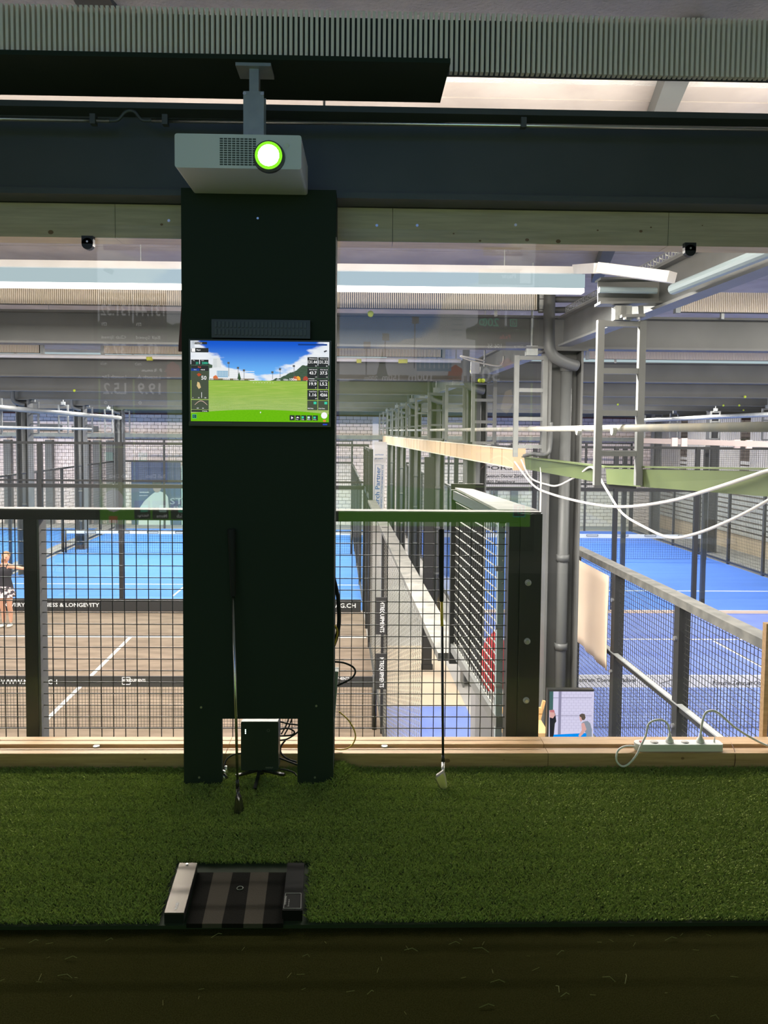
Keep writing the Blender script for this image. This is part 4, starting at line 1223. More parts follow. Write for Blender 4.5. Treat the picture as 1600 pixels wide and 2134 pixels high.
# ---- simulator picture, used by the wall monitor and by the big screen behind the viewer
def picture_material(name, gain):
    m = bpy.data.materials.new(name)
    m.use_nodes = True
    nt = m.node_tree
    nt.nodes.remove(nt.nodes['Principled BSDF'])
    L = nt.links.new
    uv = nt.nodes.new('ShaderNodeUVMap'); uv.uv_map = 'uv'
    sp = nt.nodes.new('ShaderNodeSeparateXYZ'); L(uv.outputs[0], sp.inputs[0])
    U, V = sp.outputs[0], sp.outputs[1]
    def mth(op, a, b=None, c=None):
        n = nt.nodes.new('ShaderNodeMath'); n.operation = op
        for i, x in enumerate((a, b, c)):
            if x is None: continue
            if isinstance(x, (int, float)): n.inputs[i].default_value = x
            else: L(x, n.inputs[i])
        return n.outputs[0]
    def noise(sx, sy, scale, det=5):
        mp = nt.nodes.new('ShaderNodeMapping'); mp.inputs['Scale'].default_value = (sx, sy, 1)
        L(uv.outputs[0], mp.inputs[0])
        n = nt.nodes.new('ShaderNodeTexNoise'); n.inputs['Scale'].default_value = scale; n.inputs['Detail'].default_value = det
        L(mp.outputs[0], n.inputs['Vector'])
        return n.outputs['Fac']
    def mix(f, a, b):
        n = nt.nodes.new('ShaderNodeMix'); n.data_type = 'RGBA'
        if isinstance(f, (int, float)): n.inputs[0].default_value = f
        else: L(f, n.inputs[0])
        for i, x in ((6, a), (7, b)):
            if isinstance(x, tuple): n.inputs[i].default_value = (*x, 1)
            else: L(x, n.inputs[i])
        return n.outputs[2]
    def sm(x, lo, hi):
        n = nt.nodes.new('ShaderNodeMapRange'); n.interpolation_type = 'SMOOTHSTEP'
        L(x, n.inputs[0]); n.inputs[1].default_value = lo; n.inputs[2].default_value = hi
        return n.outputs[0]
    sky = mix(sm(V, .55, 1.0), (.16, .48, .95), (.01, .10, .62))
    # cloud banks rise towards both sides
    du = mth('ABSOLUTE', mth('SUBTRACT', U, .5))
    bank = mth('ADD', .57, mth('MULTIPLY', mth('POWER', du, 1.5), 1.45))
    nz_ = mth('MULTIPLY', mth('SUBTRACT', noise(1, 1.8, 6), .5), .34)
    cf_ = sm(mth('SUBTRACT', mth('ADD', bank, nz_), V), -.02, .05)
    sky = mix(cf_, sky, mix(noise(1, 2, 9), (.62, .70, .80), (1, 1, 1)))
    hill = mth('ADD', mth('MULTIPLY', sm(du, .06, .36), .20), mth('MULTIPLY', mth('SUBTRACT', noise(1, 0, 14), .5), .13))
    hf = sm(mth('SUBTRACT', mth('ADD', .51, hill), V), -.002, .004)
    sky = mix(hf, sky, mix(noise(3, 5, 16), (.03, .06, .04), (.10, .16, .10)))
    gr = mix(sm(V, .12, .5), (.28, .45, .08), (.30, .50, .07))
    gr = mix(mth('MULTIPLY', sm(noise(1, 9, 7), .4, .7), .55), gr, (.46, .58, .13))
    gr = mix(mth('MULTIPLY', sm(noise(60, 40, 6, 2), .5, .62), mth('SUBTRACT', 1.0, sm(V, .15, .42))), gr, (.50, .62, .30))
    tee = sm(mth('SUBTRACT', mth('SUBTRACT', .15, mth('MULTIPLY', mth('POWER', du, 2.0), .2)), V), -.002, .003)
    gr = mix(tee, gr, mix(noise(8, 12, 8), (.10, .42, .005), (.20, .56, .01)))
    c = mix(sm(V, .509, .513), gr, sky)
    e = nt.nodes.new('ShaderNodeEmission'); L(c, e.inputs[0]); e.inputs[1].default_value = gain
    L(e.outputs[0], nt.nodes['Material Output'].inputs[0])
    return m

def sim_picture(root, O, R, U_, N, Wd, Ht, gain, pre):
    """flat picture: O = lower left corner, R/U_ unit axes, N faces the viewer"""
    O = Vector(O); R = Vector(R); U_ = Vector(U_); N = Vector(N)
    me = bpy.data.meshes.new('display_panel')
    me.from_pydata([O, O + R * Wd, O + R * Wd + U_ * Ht, O + U_ * Ht], [], [(0, 1, 2, 3)])
    uvl = me.uv_layers.new(name='uv')
    for i, c in enumerate(((0, 0), (1, 0), (1, 1), (0, 1))): uvl.data[i].uv = c
    me.materials.append(picture_material(pre + ' picture', gain))
    o = bpy.data.objects.new('display_panel', me); col.objects.link(o); attach(o, root)
    lay = {}
    def E_(c): return emit(pre + ' ' + '%.2f_%.2f_%.2f' % c, c, gain)
    def rect(u_0, v0, u1, v1, c, k=1):
        mb = lay.setdefault((c, 'g'), MB())
        n_ = N * (.0008 * k * (Wd / .5))
        mb.add([O + R * (Wd * a) + U_ * (Ht * b) + n_ for a, b in ((u_0, v0), (u1, v0), (u1, v1), (u_0, v1))], [(0, 1, 2, 3)])
    def poly(pts, c, k=1):
        mb = lay.setdefault((c, 'g'), MB())
        n_ = N * (.0008 * k * (Wd / .5))
        mb.add([O + R * (Wd * a) + U_ * (Ht * b) + n_ for a, b in pts], [tuple(range(len(pts)))])
    def word(s, u_0, v0, h, c=(.95, .95, .95), k=4, wmax=None):
        mb = lay.setdefault((c, 't'), MB())
        hh_ = Ht * h
        mb.text(s, O + R * (Wd * u_0) + U_ * (Ht * v0) + N * (.0008 * k * (Wd / .5)), R, U_, hh_, Wd * wmax if wmax else None)
    wt, dk, dk2, gn = (.95, .95, .95), (.03, .035, .035), (.07, .09, .06), (.05, .65, .40)
    # stadium building and tower
    poly([(.155, .66), (.165, .79), (.212, .79), (.222, .66)], (.72, .76, .76))
    for i in range(6): rect(.165, .675 + i * .018, .190, .68 + i * .018, (.45, .52, .55), 2)
    poly([(.135, .66), (.20, .675), (.30, .66), (.36, .60), (.36, .52), (.135, .52)], (.80, .84, .86))
    rect(.19, .55, .27, .63, (.25, .45, .62), 2)
    for i in range(4): rect(.27, .545 + i * .025, .46, .553 + i * .025, (.85, .88, .9), 2)
    for i in range(7): rect(.195 + i * .011, .56, .198 + i * .011, .625, (.75, .85, .9), 3)
    poly([(.335, .52), (.35, .62), (.365, .52)], (.04, .10, .04), 3)
    rect(.135, .52, .46, .535, (.25, .2, .12), 2)
    for i, (u_, v_, h_) in enumerate(((.274, .72, .16), (.342, .66, .12), (.385, .63, .1), (.745, .69, .15), (.645, .65, .1), (.59, .61, .08))):
        rect(u_, v_ - h_, u_ + .003, v_, (.12, .13, .14), 3)
        rect(u_ - .008, v_ - .005, u_ + .008, v_ + .02, (.12, .13, .14), 3)
    for (u_, c) in ((.18, (.7, .18, .06)), (.755, (.55, .12, .05)), (.775, (.85, .42, .05)), (.83, (.45, .08, .05))):
        poly([(u_ - .02, .52), (u_ - .015, .56), (u_, .575), (u_ + .015, .56), (u_ + .02, .52)], c, 2)
    for (s, u_, h_) in (('100m', .235, .03), ('150m', .31, .022), ('200m', .36, .016), ('150m', .67, .022), ('100m', .715, .032), ('50m', .835, .045), ('250m', .62, .016)):
        word(s, u_, .515, h_, k=1 if u_ > .8 else 4)
    for i in range(8): rect(.45 + i * .02, .485, .458 + i * .02, .49, (.75, .8, .6), 2)
    # info panels on one side
    rect(.0, .90, .03, 1.0, (.6, .65, .7), 2); rect(.015, .955, .12, .985, dk, 2); word('Driving Range', .03, .962, .016)
    rect(.005, .855, .13, .91, dk, 2); rect(.01, .86, .035, .905, wt, 3); word('Player', .045, .872, .02)
    rect(.005, .70, .063, .765, dk, 2); rect(.068, .70, .13, .765, dk, 2); word('Flag', .02, .748, .012); word('Target', .078, .748, .012)
    word('200', .082, .708, .03, gn); rect(.040, .709, .056, .735, gn, 3); rect(.042, .712, .054, .732, dk, 4); rect(.045, .715, .047, .722, gn, 5); rect(.049, .715, .051, .728, gn, 5)
    poly([(.121 + .007 * math.cos(a_ * .6283), .723 + .012 * math.sin(a_ * .6283)) for a_ in range(10)], gn, 3); poly([(.121 + .004 * math.cos(a_ * .6283), .723 + .007 * math.sin(a_ * .6283)) for a_ in range(10)], dk, 4)
    rect(.005, .625, .13, .69, dk, 2); word('Fade', .055, .665, .015, (.8, .1, .1))
    rect(.005, .625, .065, .655, (.02, .06, .30), 3); word('Carry', .025, .633, .013); word('106.55', .075, .633, .015)
    rect(.005, .275, .13, .62, dk2, 2); rect(.005, .145, .13, .265, dk2, 2); word('50', .078, .515, .05, (.85, .85, .85)); word('m', .135, .515, .035)
    poly([(.045, .58), (.06, .60), (.08, .58), (.06, .555)], (.5, .08, .03), 3)
    poly([(.045, .44), (.05, .49), (.065, .48), (.075, .42), (.06, .40)], (.7, .52, .25), 3)
    rect(.078, .29, .081, .36, wt, 3)
    for i in range(10):
        t0_, t1_ = i / 10, (i + 1) / 10
        f_ = lambda t_: (.03 + .09 * t_, .20 + .05 * math.sin(math.pi * t_))
        a_, b_ = f_(t0_), f_(t1_)
        poly([a_, b_, (b_[0], b_[1] + .006), (a_[0], a_[1] + .006)], (.9, .6, .5), 3)
    for (s, u_, v_) in (('0', .015, .285), ('50', .055, .285), ('100', .10, .285), ('100', .045, .155), ('50', .085, .155)):
        word(s, u_, v_, .013)
    rect(.005, .115, .13, .14, dk, 2); word('0 Stroke', .085, .12, .013)
    rect(.012, .035, .042, .085, dk, 2)
    for (a_, b_, c_, d_) in ((.012, .035, .042, .039), (.012, .081, .042, .085), (.012, .035, .014, .085), (.040, .035, .042, .085)): rect(a_, b_, c_, d_, gn, 3)
    for (a_, b_, c_, d_) in ((.02, .046, .03, .049), (.02, .071, .03, .074), (.02, .046, .022, .074), (.029, .046, .031, .074)): rect(a_, b_, c_, d_, gn, 3)
    # measuring panels on the other side
    vals = (('Distance', '131.44'), ('Carry', '131.32'), ('Ball Speed', '43.7'), ('Club Speed', '37.5'), ('Launch A.', '19.9'), ('Launch Dir', 'L5.2'), ('Smash Factor', '1.16'), ('Spin Rate', '4266'))
    for i, (a_, b_) in enumerate(vals):
        r_, c_ = i // 2, i % 2
        u_ = .843 + c_ * .078; v_ = .685 - r_ * .136
        rect(u_, v_, u_ + .074, v_ + .125, dk, 2)
        word(a_, u_ + .014, v_ + .098, .015, wmax=.055)
        n_ = len(b_)
        word(b_, u_ + (.004 if n_ > 5 else .014 if n_ == 4 else .02), v_ + .045, .04, wmax=.066 if n_ > 5 else .052)
        word('m' if r_ == 0 else 'm/s' if r_ == 1 else '°' if r_ == 2 else 'rpm', u_ + .057, v_ + .01, .012)
    for c_ in (0, 1):
        u_ = .843 + c_ * .078
        rect(u_, .15, u_ + .074, .27, dk2, 2); rect(u_ + .046, .225, u_ + .066, .255, gn, 3); word(('Ball Data', 'Club Data')[c_], u_ + .004, .165, .014)
    rect(.775, .955, .985, .975, (.01, .05, .25), 2)
    poly([(.965, .87), (.985, .885), (.98, .90), (.96, .885)], (.05, .05, .06), 3)
    for i in range(5):
        rect(.715 + i * .042, .02, .752 + i * .042, .085, dk, 2)
    poly([(.727, .035), (.727, .07), (.743, .052)], wt, 4); poly([(.762, .05), (.785, .05), (.773, .068)], wt, 4)
    rect(.803, .045, .818, .072, gn, 4); rect(.845, .045, .862, .07, (.6, .9, .8), 4); rect(.888, .045, .905, .07, gn, 4)
    for i, s in enumerate(('Range', 'Club', 'Menu', 'Settings')): word(s, .76 + i * .042, .026, .012)
    poly([(.966 + .023 * math.cos(a_ * .5236), .085 + .041 * math.sin(a_ * .5236)) for a_ in range(12)], wt, 4)
    rect(.958, .005, .978, .03, (.75, .25, .06), 3)
    rect(.503, .105, .506, .125, wt, 3); poly([(.500, .115), (.503, .123), (.508, .123), (.509, .115), (.505, .11)], wt, 4)
    if pre == 'screen':
        rect(.925, -.07, .99, -.012, (.33, .33, .38), 1); word('GOLFZON', .933, -.052, .022, (.03, .03, .04), 3, wmax=.05)
    for (c, k), mb in lay.items():
        mb.build('display_lettering' if k == 't' else 'display_graphic', E_(c), root, kind='stuff' if k == 'g' else None)

MY = 2.795
mon = thing('monitor', 'flat monitor showing a golf range mounted on the black cladding', 'monitor', P(540, 880, MY))
m00, m11 = P(397.5, 877.5, MY), P(686, 713, MY)
ax = Vector((1, 0, 0)); az = Vector((0, 0, 1))
bz0 = (m00.x - .007, MY + .004, m00.z - .017)
mca = MB().box(bz0, (m11.x + .006, PY, m11.z + .006)).build('casing', blackp, mon)
MB().box((m00.x - .007, MY - .002, m00.z - .017), (m11.x + .006, MY + .004, m00.z - .003)).build('lower_bezel', blackp, mca)
p, q = P(396, 883.5, MY - .003), P(484, 879, MY - .003)
MB().box((p.x, MY - .0035, p.z), (q.x, MY - .002, q.z)).build('control_strip', mat('grey strip', (.06, .06, .06), .5), mca)
p = P(677, 885, MY - .003)
MB().box((p.x - .008, MY - .0035, p.z - .002), (p.x + .008, MY - .002, p.z + .003)).build('power_light', emit('blue led', (.05, .12, .8), .6), mca)
sim_picture(mon, (m00.x, MY, m00.z), ax, az, (0, -1, 0), m11.x - m00.x, m11.z - m00.z, 1.0, 'monitor')
# ribbed bar above the monitor
sbar = thing('sound_bar', 'dark ribbed speaker bar above the monitor', 'speaker', P(540, 700, 2.81))
p, q = P(440, 703, 2.79), P(646, 667, 2.79)
MB().box((p.x, 2.795, p.z), (q.x, PY, q.z)).build('case', blackp, sbar)
mbr = MB()
for i in range(24):
    for j in range(2):
        x_ = p.x + .012 + i * (q.x - p.x - .02) / 24
        z_ = p.z + .01 + j * .027
        mbr.box((x_, 2.791, z_), (x_ + .008, 2.796, z_ + .02))
mbr.build('grille_rib', mat('dark grille', (.03, .034, .03), .4), sbar, kind='stuff')

# big simulator screen behind the viewer: its picture mirrors in the window
SY = -1.0
bs = thing('projection_screen', 'large golf simulator projection screen behind the viewer', 'screen', (-.47, SY, .3))
SW, SH = 3.97, 2.6
sx1 = 1.52
MB().box((sx1 - SW - .04, SY - .06, .20), (sx1 + .04, SY - .005, 3.047)).build('frame', blackp, bs)
sim_picture(bs, (sx1, SY, .43), (-1, 0, 0), az, (0, 1, 0), SW, SH, SCREEN_GAIN, 'screen')

# projector
pj = thing('projector', 'white projector with lit lens hanging below the black board', 'projector', P(500, 350, 2.68))
PYf = 2.55
a, b = P(364, 351, PYf), P(628, 279, PYf)
x0_, x1_, z0_, z1_ = a.x, b.x, P(500, 351, PYf).z, P(500, 280, PYf).z
mbp = MB()
def rbox(mb, x0, x1, y0, y1, z0, z1, r):
    n = 5; prof = []
    for (cx_, cz_, a0_) in ((x1 - r, z1 - r, 0), (x0 + r, z1 - r, 90), (x0 + r, z0 + r, 180), (x1 - r, z0 + r, 270)):
        for k in range(n):
            t_ = math.radians(a0_ + 90 * k / (n - 1)); prof.append((cx_ + r * math.cos(t_), cz_ + r * math.sin(t_)))
    N_ = len(prof)
    vs_ = [(x_, y0, z_) for x_, z_ in prof] + [(x_, y1, z_) for x_, z_ in prof]
    fs_ = [tuple(range(N_)), tuple(range(2 * N_ - 1, N_ - 1, -1))] + [(k, k + N_, (k + 1) % N_ + N_, (k + 1) % N_) for k in range(N_)]
    mb.add(vs_, fs_)
rbox(mbp, x0_, x1_, PYf, 2.82, z0_, z1_, .008)
mbp.build('shell', projm, pj)
mbg = MB()
g0, g1 = P(458, 344, PYf), P(535, 287, PYf)
for j in range(12):
    for i in range(9):
        xx = g0.x + i * (g1.x - g0.x) / 9; zz = g0.z + j * (g1.z - g0.z) / 12
        mbg.box((xx, PYf - .0012, zz), (xx + .0105, PYf, zz + .0045))
mbg.build('vent_slot', mat('vent shade', (.05, .06, .05), .6), pj, kind='stuff')
lc = P(561, 328, PYf)
lr_ = MB().tube([lc + Vector((0, .0, 0)), lc + Vector((0, -.018, 0))], [.052, .048], 28).build('lens_ring', mat('lens ring', (.10, .11, .10), .35), pj, True)
MB().tube([lc + Vector((0, -.018, 0)), lc + Vector((0, -.0195, 0))], .044, 28).build('lens_coating', lensrim, lr_, label='green glowing lens coating')
MB().sphere(lc + Vector((0, -.0195, 0)), .034, 20, 12, (1, .28, 1)).build('lens', lensm, lr_, True, label='glaring white lens')
MB().cyl(P(597, 303, PYf - .004), P(597, 303, PYf), .008, 12).build('focus_knob', projm, pj)
mt = thing('projector_mount', 'white steel mount carrying the projector under the black board', 'bracket', P(530, 200, 2.7))
pc = P(530, 195, 2.72)
MB().box((pc.x - .06, 2.69, 2.54), (pc.x + .06, 2.79, 2.551)).build('ceiling_plate', galv, mt)
MB().box((pc.x - .016, 2.71, 2.42), (pc.x + .016, 2.75, 2.54)).build('arm', galv, mt)
MB().box((pc.x - .035, 2.70, z1_ + .02), (pc.x + .035, 2.705, 2.46)).box((pc.x - .035, 2.755, z1_ + .02), (pc.x + .035, 2.76, 2.46)).build('yoke', galv, mt)
MB().box((pc.x - .05, 2.66, z1_ + .001), (pc.x + .05, 2.78, z1_ + .02)).build('foot_plate', galv, mt)
for sx in (-.03, .03):
    MB().cyl((pc.x + sx, 2.694, 2.45), (pc.x + sx, 2.70, 2.45), .006, 8).build('bolt', screwm, mt)

# ================================================================== turf and the floor in front
N = 420000
bx = rng.uniform(-2.3, XR - .02, N); by = rng.uniform(TE + .006, 2.968, N)
# the tray lies in a recess of the turf
tq = [G(338, 1922, TZ), G(632, 1922, TZ), G(640, 1800, TZ), G(372, 1800, TZ)]
def inside(x_, y_):
    t_ = (y_ - tq[0].y) / (tq[3].y - tq[0].y)
    xl = tq[0].x + (tq[3].x - tq[0].x) * t_; xr_ = tq[1].x + (tq[2].x - tq[1].x) * t_
    return (t_ < 1.0) & (x_ > xl - .01) & (x_ < xr_ + .01)
keep = ~inside(bx, by)
keep &= ~((by > PY - .004) & (by < PY + .024) & (((bx > cxl) & (bx < nx0)) | ((bx > nx1) & (bx < cxr))))
bx, by = bx[keep], by[keep]; N = len(bx)
ang = rng.uniform(0, 2 * np.pi, N); lean = rng.uniform(.25, 1.15, N); hgt = rng.uniform(.009, .019, N)
tuft = np.exp(-(((bx - (cxr + .015)) / .05) ** 2 + ((by - 2.9) / .09) ** 2))
hgt = hgt * (1 + .25 * tuft)
lx = np.cos(ang) * lean * hgt; ly = np.sin(ang) * lean * hgt - .003
wd = rng.uniform(.0004, .0008, N); wa = rng.uniform(0, np.pi, N)
wxv, wyv = np.cos(wa) * wd, np.sin(wa) * wd
bz_ = TZ + .036 * tuft
ly = np.minimum(ly, 2.968 - by)
co = np.zeros((N, 4, 3))
co[:, 0] = np.stack([bx - wxv, by - wyv, bz_ - .002], 1)
co[:, 1] = np.stack([bx + wxv, by + wyv, bz_ - .002], 1)
co[:, 2] = np.stack([bx + lx * .45 + wxv * .8, by + ly * .45 + wyv * .8, bz_ + hgt * .68], 1)
co[:, 3] = np.stack([bx + lx, by + ly, bz_ + hgt], 1)
me = bpy.data.meshes.new('artificial_turf')
me.vertices.add(N * 4); me.vertices.foreach_set('co', co.reshape(-1))
me.loops.add(N * 6); me.polygons.add(N * 2)
base = np.arange(N)[:, None] * 4
li = (base + np.array([[0, 1, 2, 0, 2, 3]])).reshape(-1)
me.loops.foreach_set('vertex_index', li.astype(np.int32))
me.polygons.foreach_set('loop_start', (np.arange(N * 2) * 3).astype(np.int32))
me.update(calc_edges=True)
me.validate()
me.materials.append(turfm)
tf = bpy.data.objects.new('artificial_turf', me); col.objects.link(tf)
tf['kind'] = 'stuff'; tf['label'] = 'green artificial turf strip along the window'
mbs = MB()
strands = [(1255, 2036, 1282, 2046), (1304, 2030, 1302, 2050), (1158, 2054, 1165, 2068), (1168, 2077, 1186, 2072), (998, 2100, 1030, 2096), (842, 1980, 870, 1982), (935, 1968, 958, 1966), (985, 1976, 1018, 1984), (1385, 1960, 1410, 1955),
           (120, 2033, 150, 2038), (135, 1999, 160, 1996), (220, 1961, 235, 1958), (440, 1954, 462, 1946), (1022, 2047, 1052, 2047), (765, 2072, 778, 2066), (60, 1965, 80, 1960), (630, 1993, 645, 1994), (1160, 1990, 1175, 1982), (1480, 2118, 1498, 2124)]
for (xa, ya, xb, yb) in strands:
    a, b = G(xa, ya, TZ - .009), G(xb, yb, TZ - .009); c = (a + b) / 2 + Vector((.004, .004, .004))
    mbs.tube([a, c, b], .0009, 4)
for k in range(60):
    a = Vector((random.uniform(-1.2, 1.4), 1.5 + .48 * random.random() ** .5, TZ - .01)); an = random.uniform(0, 6.28); l_ = random.uniform(.008, .022)
    mbs.tube([a, a + Vector((math.cos(an) * l_, math.sin(an) * l_, .002))], .0006, 3)
s_ = mbs.build('loose_strands', strawm, kind='stuff'); s_['label'] = 'loose straw coloured turf strands on the dark carpet'

# swing tray let into the turf
sw = thing('swing_tray', 'low black swing tray with two side rails and striped mat', 'golf tray', (tq[0].lerp(tq[2], .5).x, 2.2, TZ))
def gq(pts, z): return [G(x_, y_, z + TZ) for x_, y_ in pts]
zr = .028
q = gq([(342, 1902), (383, 1902), (411, 1798), (374, 1798)], zr)
srl = MB().hexa([v + Vector((0, 0, -zr - .005)) for v in q], (0, 0, zr)).build('side_rail', blackp, sw)
MB().hexa([v + Vector((0, 0, -.0045)) for v in q], (0, 0, .0045)).build('rail_cover', railmet, srl, label='pale metal cover of the rail')
q2 = gq([(588, 1897), (630, 1897), (634, 1798), (599, 1798)], zr)
MB().hexa([v + Vector((0, 0, -zr - .005)) for v in q2], (0, 0, zr + .005)).build('side_rail', mat('matt black plastic', (.006, .006, .005), .75, spec=.12), sw)
c0_, c1_, c2_, c3_ = q2
nl = []
def onq(s, t): return (c0_.lerp(c1_, s)).lerp(c3_.lerp(c2_, s), t) + Vector((0, 0, .0008))
mbo = MB()
for (s0, t0, s1, t1) in ((.06, .03, .92, .03), (.92, .03, .90, .33), (.90, .33, .08, .33), (.08, .33, .06, .03)):
    mbo.bar(onq(s0, t0), onq(s1, t1), .0012, .0008)
mbo.build('label_frame', mat('label print', (.22, .22, .20), .6), sw)
MB().text('WARNING', onq(.16, .10), onq(.16, .3) - onq(.16, .10), onq(0, .1) - onq(.2, .1), .006).text('Do not step on', onq(.34, .07), onq(.34, .3) - onq(.34, .07), onq(0, .1) - onq(.2, .1), .005).build('lettering', mat('label print', (.22, .22, .20), .6), sw)
cq0, cq1, cq2, cq3 = q
def onq1(s, t): return (cq0.lerp(cq1, s)).lerp(cq3.lerp(cq2, s), t) + Vector((0, 0, .0008))
MB().text('WAVE', onq1(.62, .05), onq1(.62, .2) - onq1(.62, .05), onq1(.3, .05) - onq1(.62, .05), .008).build('lettering', letterw, sw)
MB().cyl(onq1(.45, .96), onq1(.45, .96) + Vector((0, 0, .002)), .004, 10).build('screw', screwm, sw)
xb_ = [(388, 421), (421, 462), (462, 507), (507, 547), (547, 590)]
xt_ = [(412, 445), (445, 485), (485, 522), (522, 560), (560, 598)]
for i in range(5):
    qq = gq([(xb_[i][0], 1925), (xb_[i][1], 1925), (xt_[i][1], 1818), (xt_[i][0], 1818)], .004)
    MB().hexa([v + Vector((0, 0, -.012)) for v in qq], (0, 0, .012)).build('mat_stripe', matgrey if i in (1, 3) else matdark, sw)
cc = G(500, 1851, TZ + .0046)
MB().tube([cc + Vector((.009 * math.cos(k * .5236), .009 * math.sin(k * .5236), .0006)) for k in range(13)], .0011, 5).build('tee_ring', mat('label print', (.22, .22, .20), .6), sw)

# launch monitor on its small tripod inside the notch
LY = 2.86
lm = thing('launch_monitor', 'dark box-shaped launch monitor on a mini tripod in the notch', 'sensor', P(541, 1612, LY))
a, b = P(502, 1606, LY), P(580, 1504, LY)
mbx = MB(); rbox(mbx, a.x, b.x, LY, LY + .06, a.z, b.z, .006); lcase = mbx.build('case', mat('dark teal plastic', (.012, .022, .02), .45), lm)
MB().box((a.x + .002, LY - .001, b.z - .0015), (b.x - .002, LY + .06, b.z + .0012)).build('top_edge', mat('pale grey edge', (.16, .17, .16), .5), lm)
mbd = MB()
for py in (1521, 1524.5, 1528):
    p = P(511.5, py, LY); mbd.cyl(p, p + Vector((0, -.001, 0)), .0024, 8)
mbd.build('status_light', ledm, lcase, kind='stuff')
p = P(559, 1522, LY)
MB().tube([p + Vector((.005 * math.cos(k * .5236), -.001, .005 * math.sin(k * .5236))) for k in range(13)], .0009, 5).build('button_ring', mat('ring grey', (.10, .11, .10), .4), lcase)
p = P(553, 1601.5, LY - .001); q = P(569, 1601.5, LY - .001)
MB().text('WAVE PLAY', p, q - p, az, .006, (q - p).length).build('lettering', mat('label print', (.22, .22, .20), .6), lm)
ctr = Vector(((a.x + b.x) / 2, LY + .03, a.z - .004))
for tip, nm in ((P(491, 1617, LY - .03), 0), (P(593, 1615, LY - .03), 1), (P(531, 1646, 2.775), 2)):
    tip = Vector((tip.x, tip.y, max(tip.z, TZ + .014)))
    MB().bar(ctr + Vector((0, -.02, .004)), tip, .012, .008).build('leg', darkchrome, lm)
MB().cyl(ctr, ctr + Vector((0, 0, -.02)), .014, 12).build('hub', blackp, lm)

# cables behind the cladding, seen in the notch
def PP(*l): return [P(*x_) for x_ in l]
cable('power_cable', PP((580, 1503, 2.93), (600, 1508, 2.93), (622, 1511, 2.93)), .0032, rubber, 'black cable leaving the top of the launch monitor')
cable('power_cable', PP((578, 1520, 2.94), (600, 1518, 2.94), (613, 1525, 2.94), (606, 1532, 2.94), (578, 1534, 2.94)), .0032, rubber, 'black cable in a small flat loop beside the launch monitor')
cable('power_cable', PP((578, 1543, 2.94), (596, 1541, 2.94), (612, 1532, 2.94), (622, 1524, 2.94)), .0035, rubber, 'black cable rising from launch monitor to the cladding leg')
cable('power_cable', PP((594, 1543, 2.935), (585, 1556, 2.935), (586, 1570, 2.935), (600, 1582, 2.93), (618, 1588, 2.93)), .0036, rubber, 'black cable bowing down along the sill in the notch')
cable('power_cable', PP((601, 1498, 2.95), (596, 1512, 2.95), (586, 1530, 2.95)), .0028, rubber, 'first of two slanting black cables at top of the notch')
cable('power_cable', PP((608, 1498, 2.95), (602, 1514, 2.95), (592, 1532, 2.95)), .0028, rubber, 'second of two slanting black cables at top of the notch')
cable('power_cable', PP((578, 1578, 2.9), (596, 1585, 2.9), (620, 1594, 2.9)), .0036, rubber, 'black cable crossing low behind the launch monitor')
cable('power_cable', PP((578, 1602, 2.87), (598, 1605, 2.87), (612, 1610, 2.87), (618, 1617, 2.86)), .003, rubber, 'black cable trailing on turf beside the launch monitor')
cable('power_cable', PP((502, 1570, 2.9), (486, 1573, 2.9), (472, 1583, 2.9), (467, 1600, 2.88), (470, 1612, 2.86)), .003, rubber, 'thin black cable arching to the small metal plug bundle')
pg = thing('plug_bundle', 'small bundle of metal plugs on the turf in the notch', 'plug', P(468, 1620, 2.85))
for k, (xa, ya, xb, yb) in enumerate(((463, 1606, 472, 1610), (466, 1612, 474, 1622), (470, 1596, 473, 1612), (464, 1614, 469, 1624))):
    MB().cyl(P(xa, ya, 2.85), P(xb, yb, 2.845), .0045, 8).build('plug', chrome if k != 1 else blackp, pg, True)

# cables and box at the window side of the cladding
cable('cable_bundle', PP((694, 1200, 2.93), (700, 1225, 2.93), (704, 1245, 2.93), (706, 1270, 2.93), (706, 1300, 2.93), (702, 1325, 2.93), (695, 1345, 2.93)), .008, rubber, 'thick black cable bundle bulging beside the cladding')
cable('cable_bundle', PP((692, 1300, 2.92), (699, 1306, 2.92), (703, 1318, 2.92), (699, 1335, 2.92), (693, 1350, 2.92)), .0042, ycable, 'yellow cable strapped to the black bundle')
cable('power_cable', PP((692, 1379, 2.95), (715, 1381, 2.95), (735, 1390, 2.95), (740, 1402, 2.95), (730, 1415, 2.95), (703, 1429, 2.95)), .0038, rubber, 'black cable loop standing out beside the cladding')
cable('data_cable', PP((706, 1483, 2.96), (725, 1500, 2.96), (738, 1522, 2.96), (740, 1540, 2.96), (730, 1556, 2.965), (712, 1562, 2.985), (692, 1560, 2.985)), .0028, ycable, 'yellow cable in a round loop above the sill')
gb = thing('grey_case', 'slim light grey case standing beside the cladding', 'case', P(700, 1550, 2.97))
g0_, g1_, g2_, g3_ = P(688, 1399, 2.96), P(705, 1399, 2.96), P(694, 1545, 2.96), P(690, 1545, 2.96)
MB().hexa([g3_, g2_, g1_, g0_], (0, .05, 0)).build('case_body', mat('light grey plastic', (.30, .33, .31), .5), gb)
MB().hexa([g0_ + Vector((0, -.002, -.01)), g1_ + Vector((0, -.002, -.01)), g1_ + Vector((0, -.002, 0)), g0_ + Vector((0, -.002, 0))], (0, .054, 0)).build('case_lid', mat('light grey plastic', (.30, .33, .31), .5), gb)

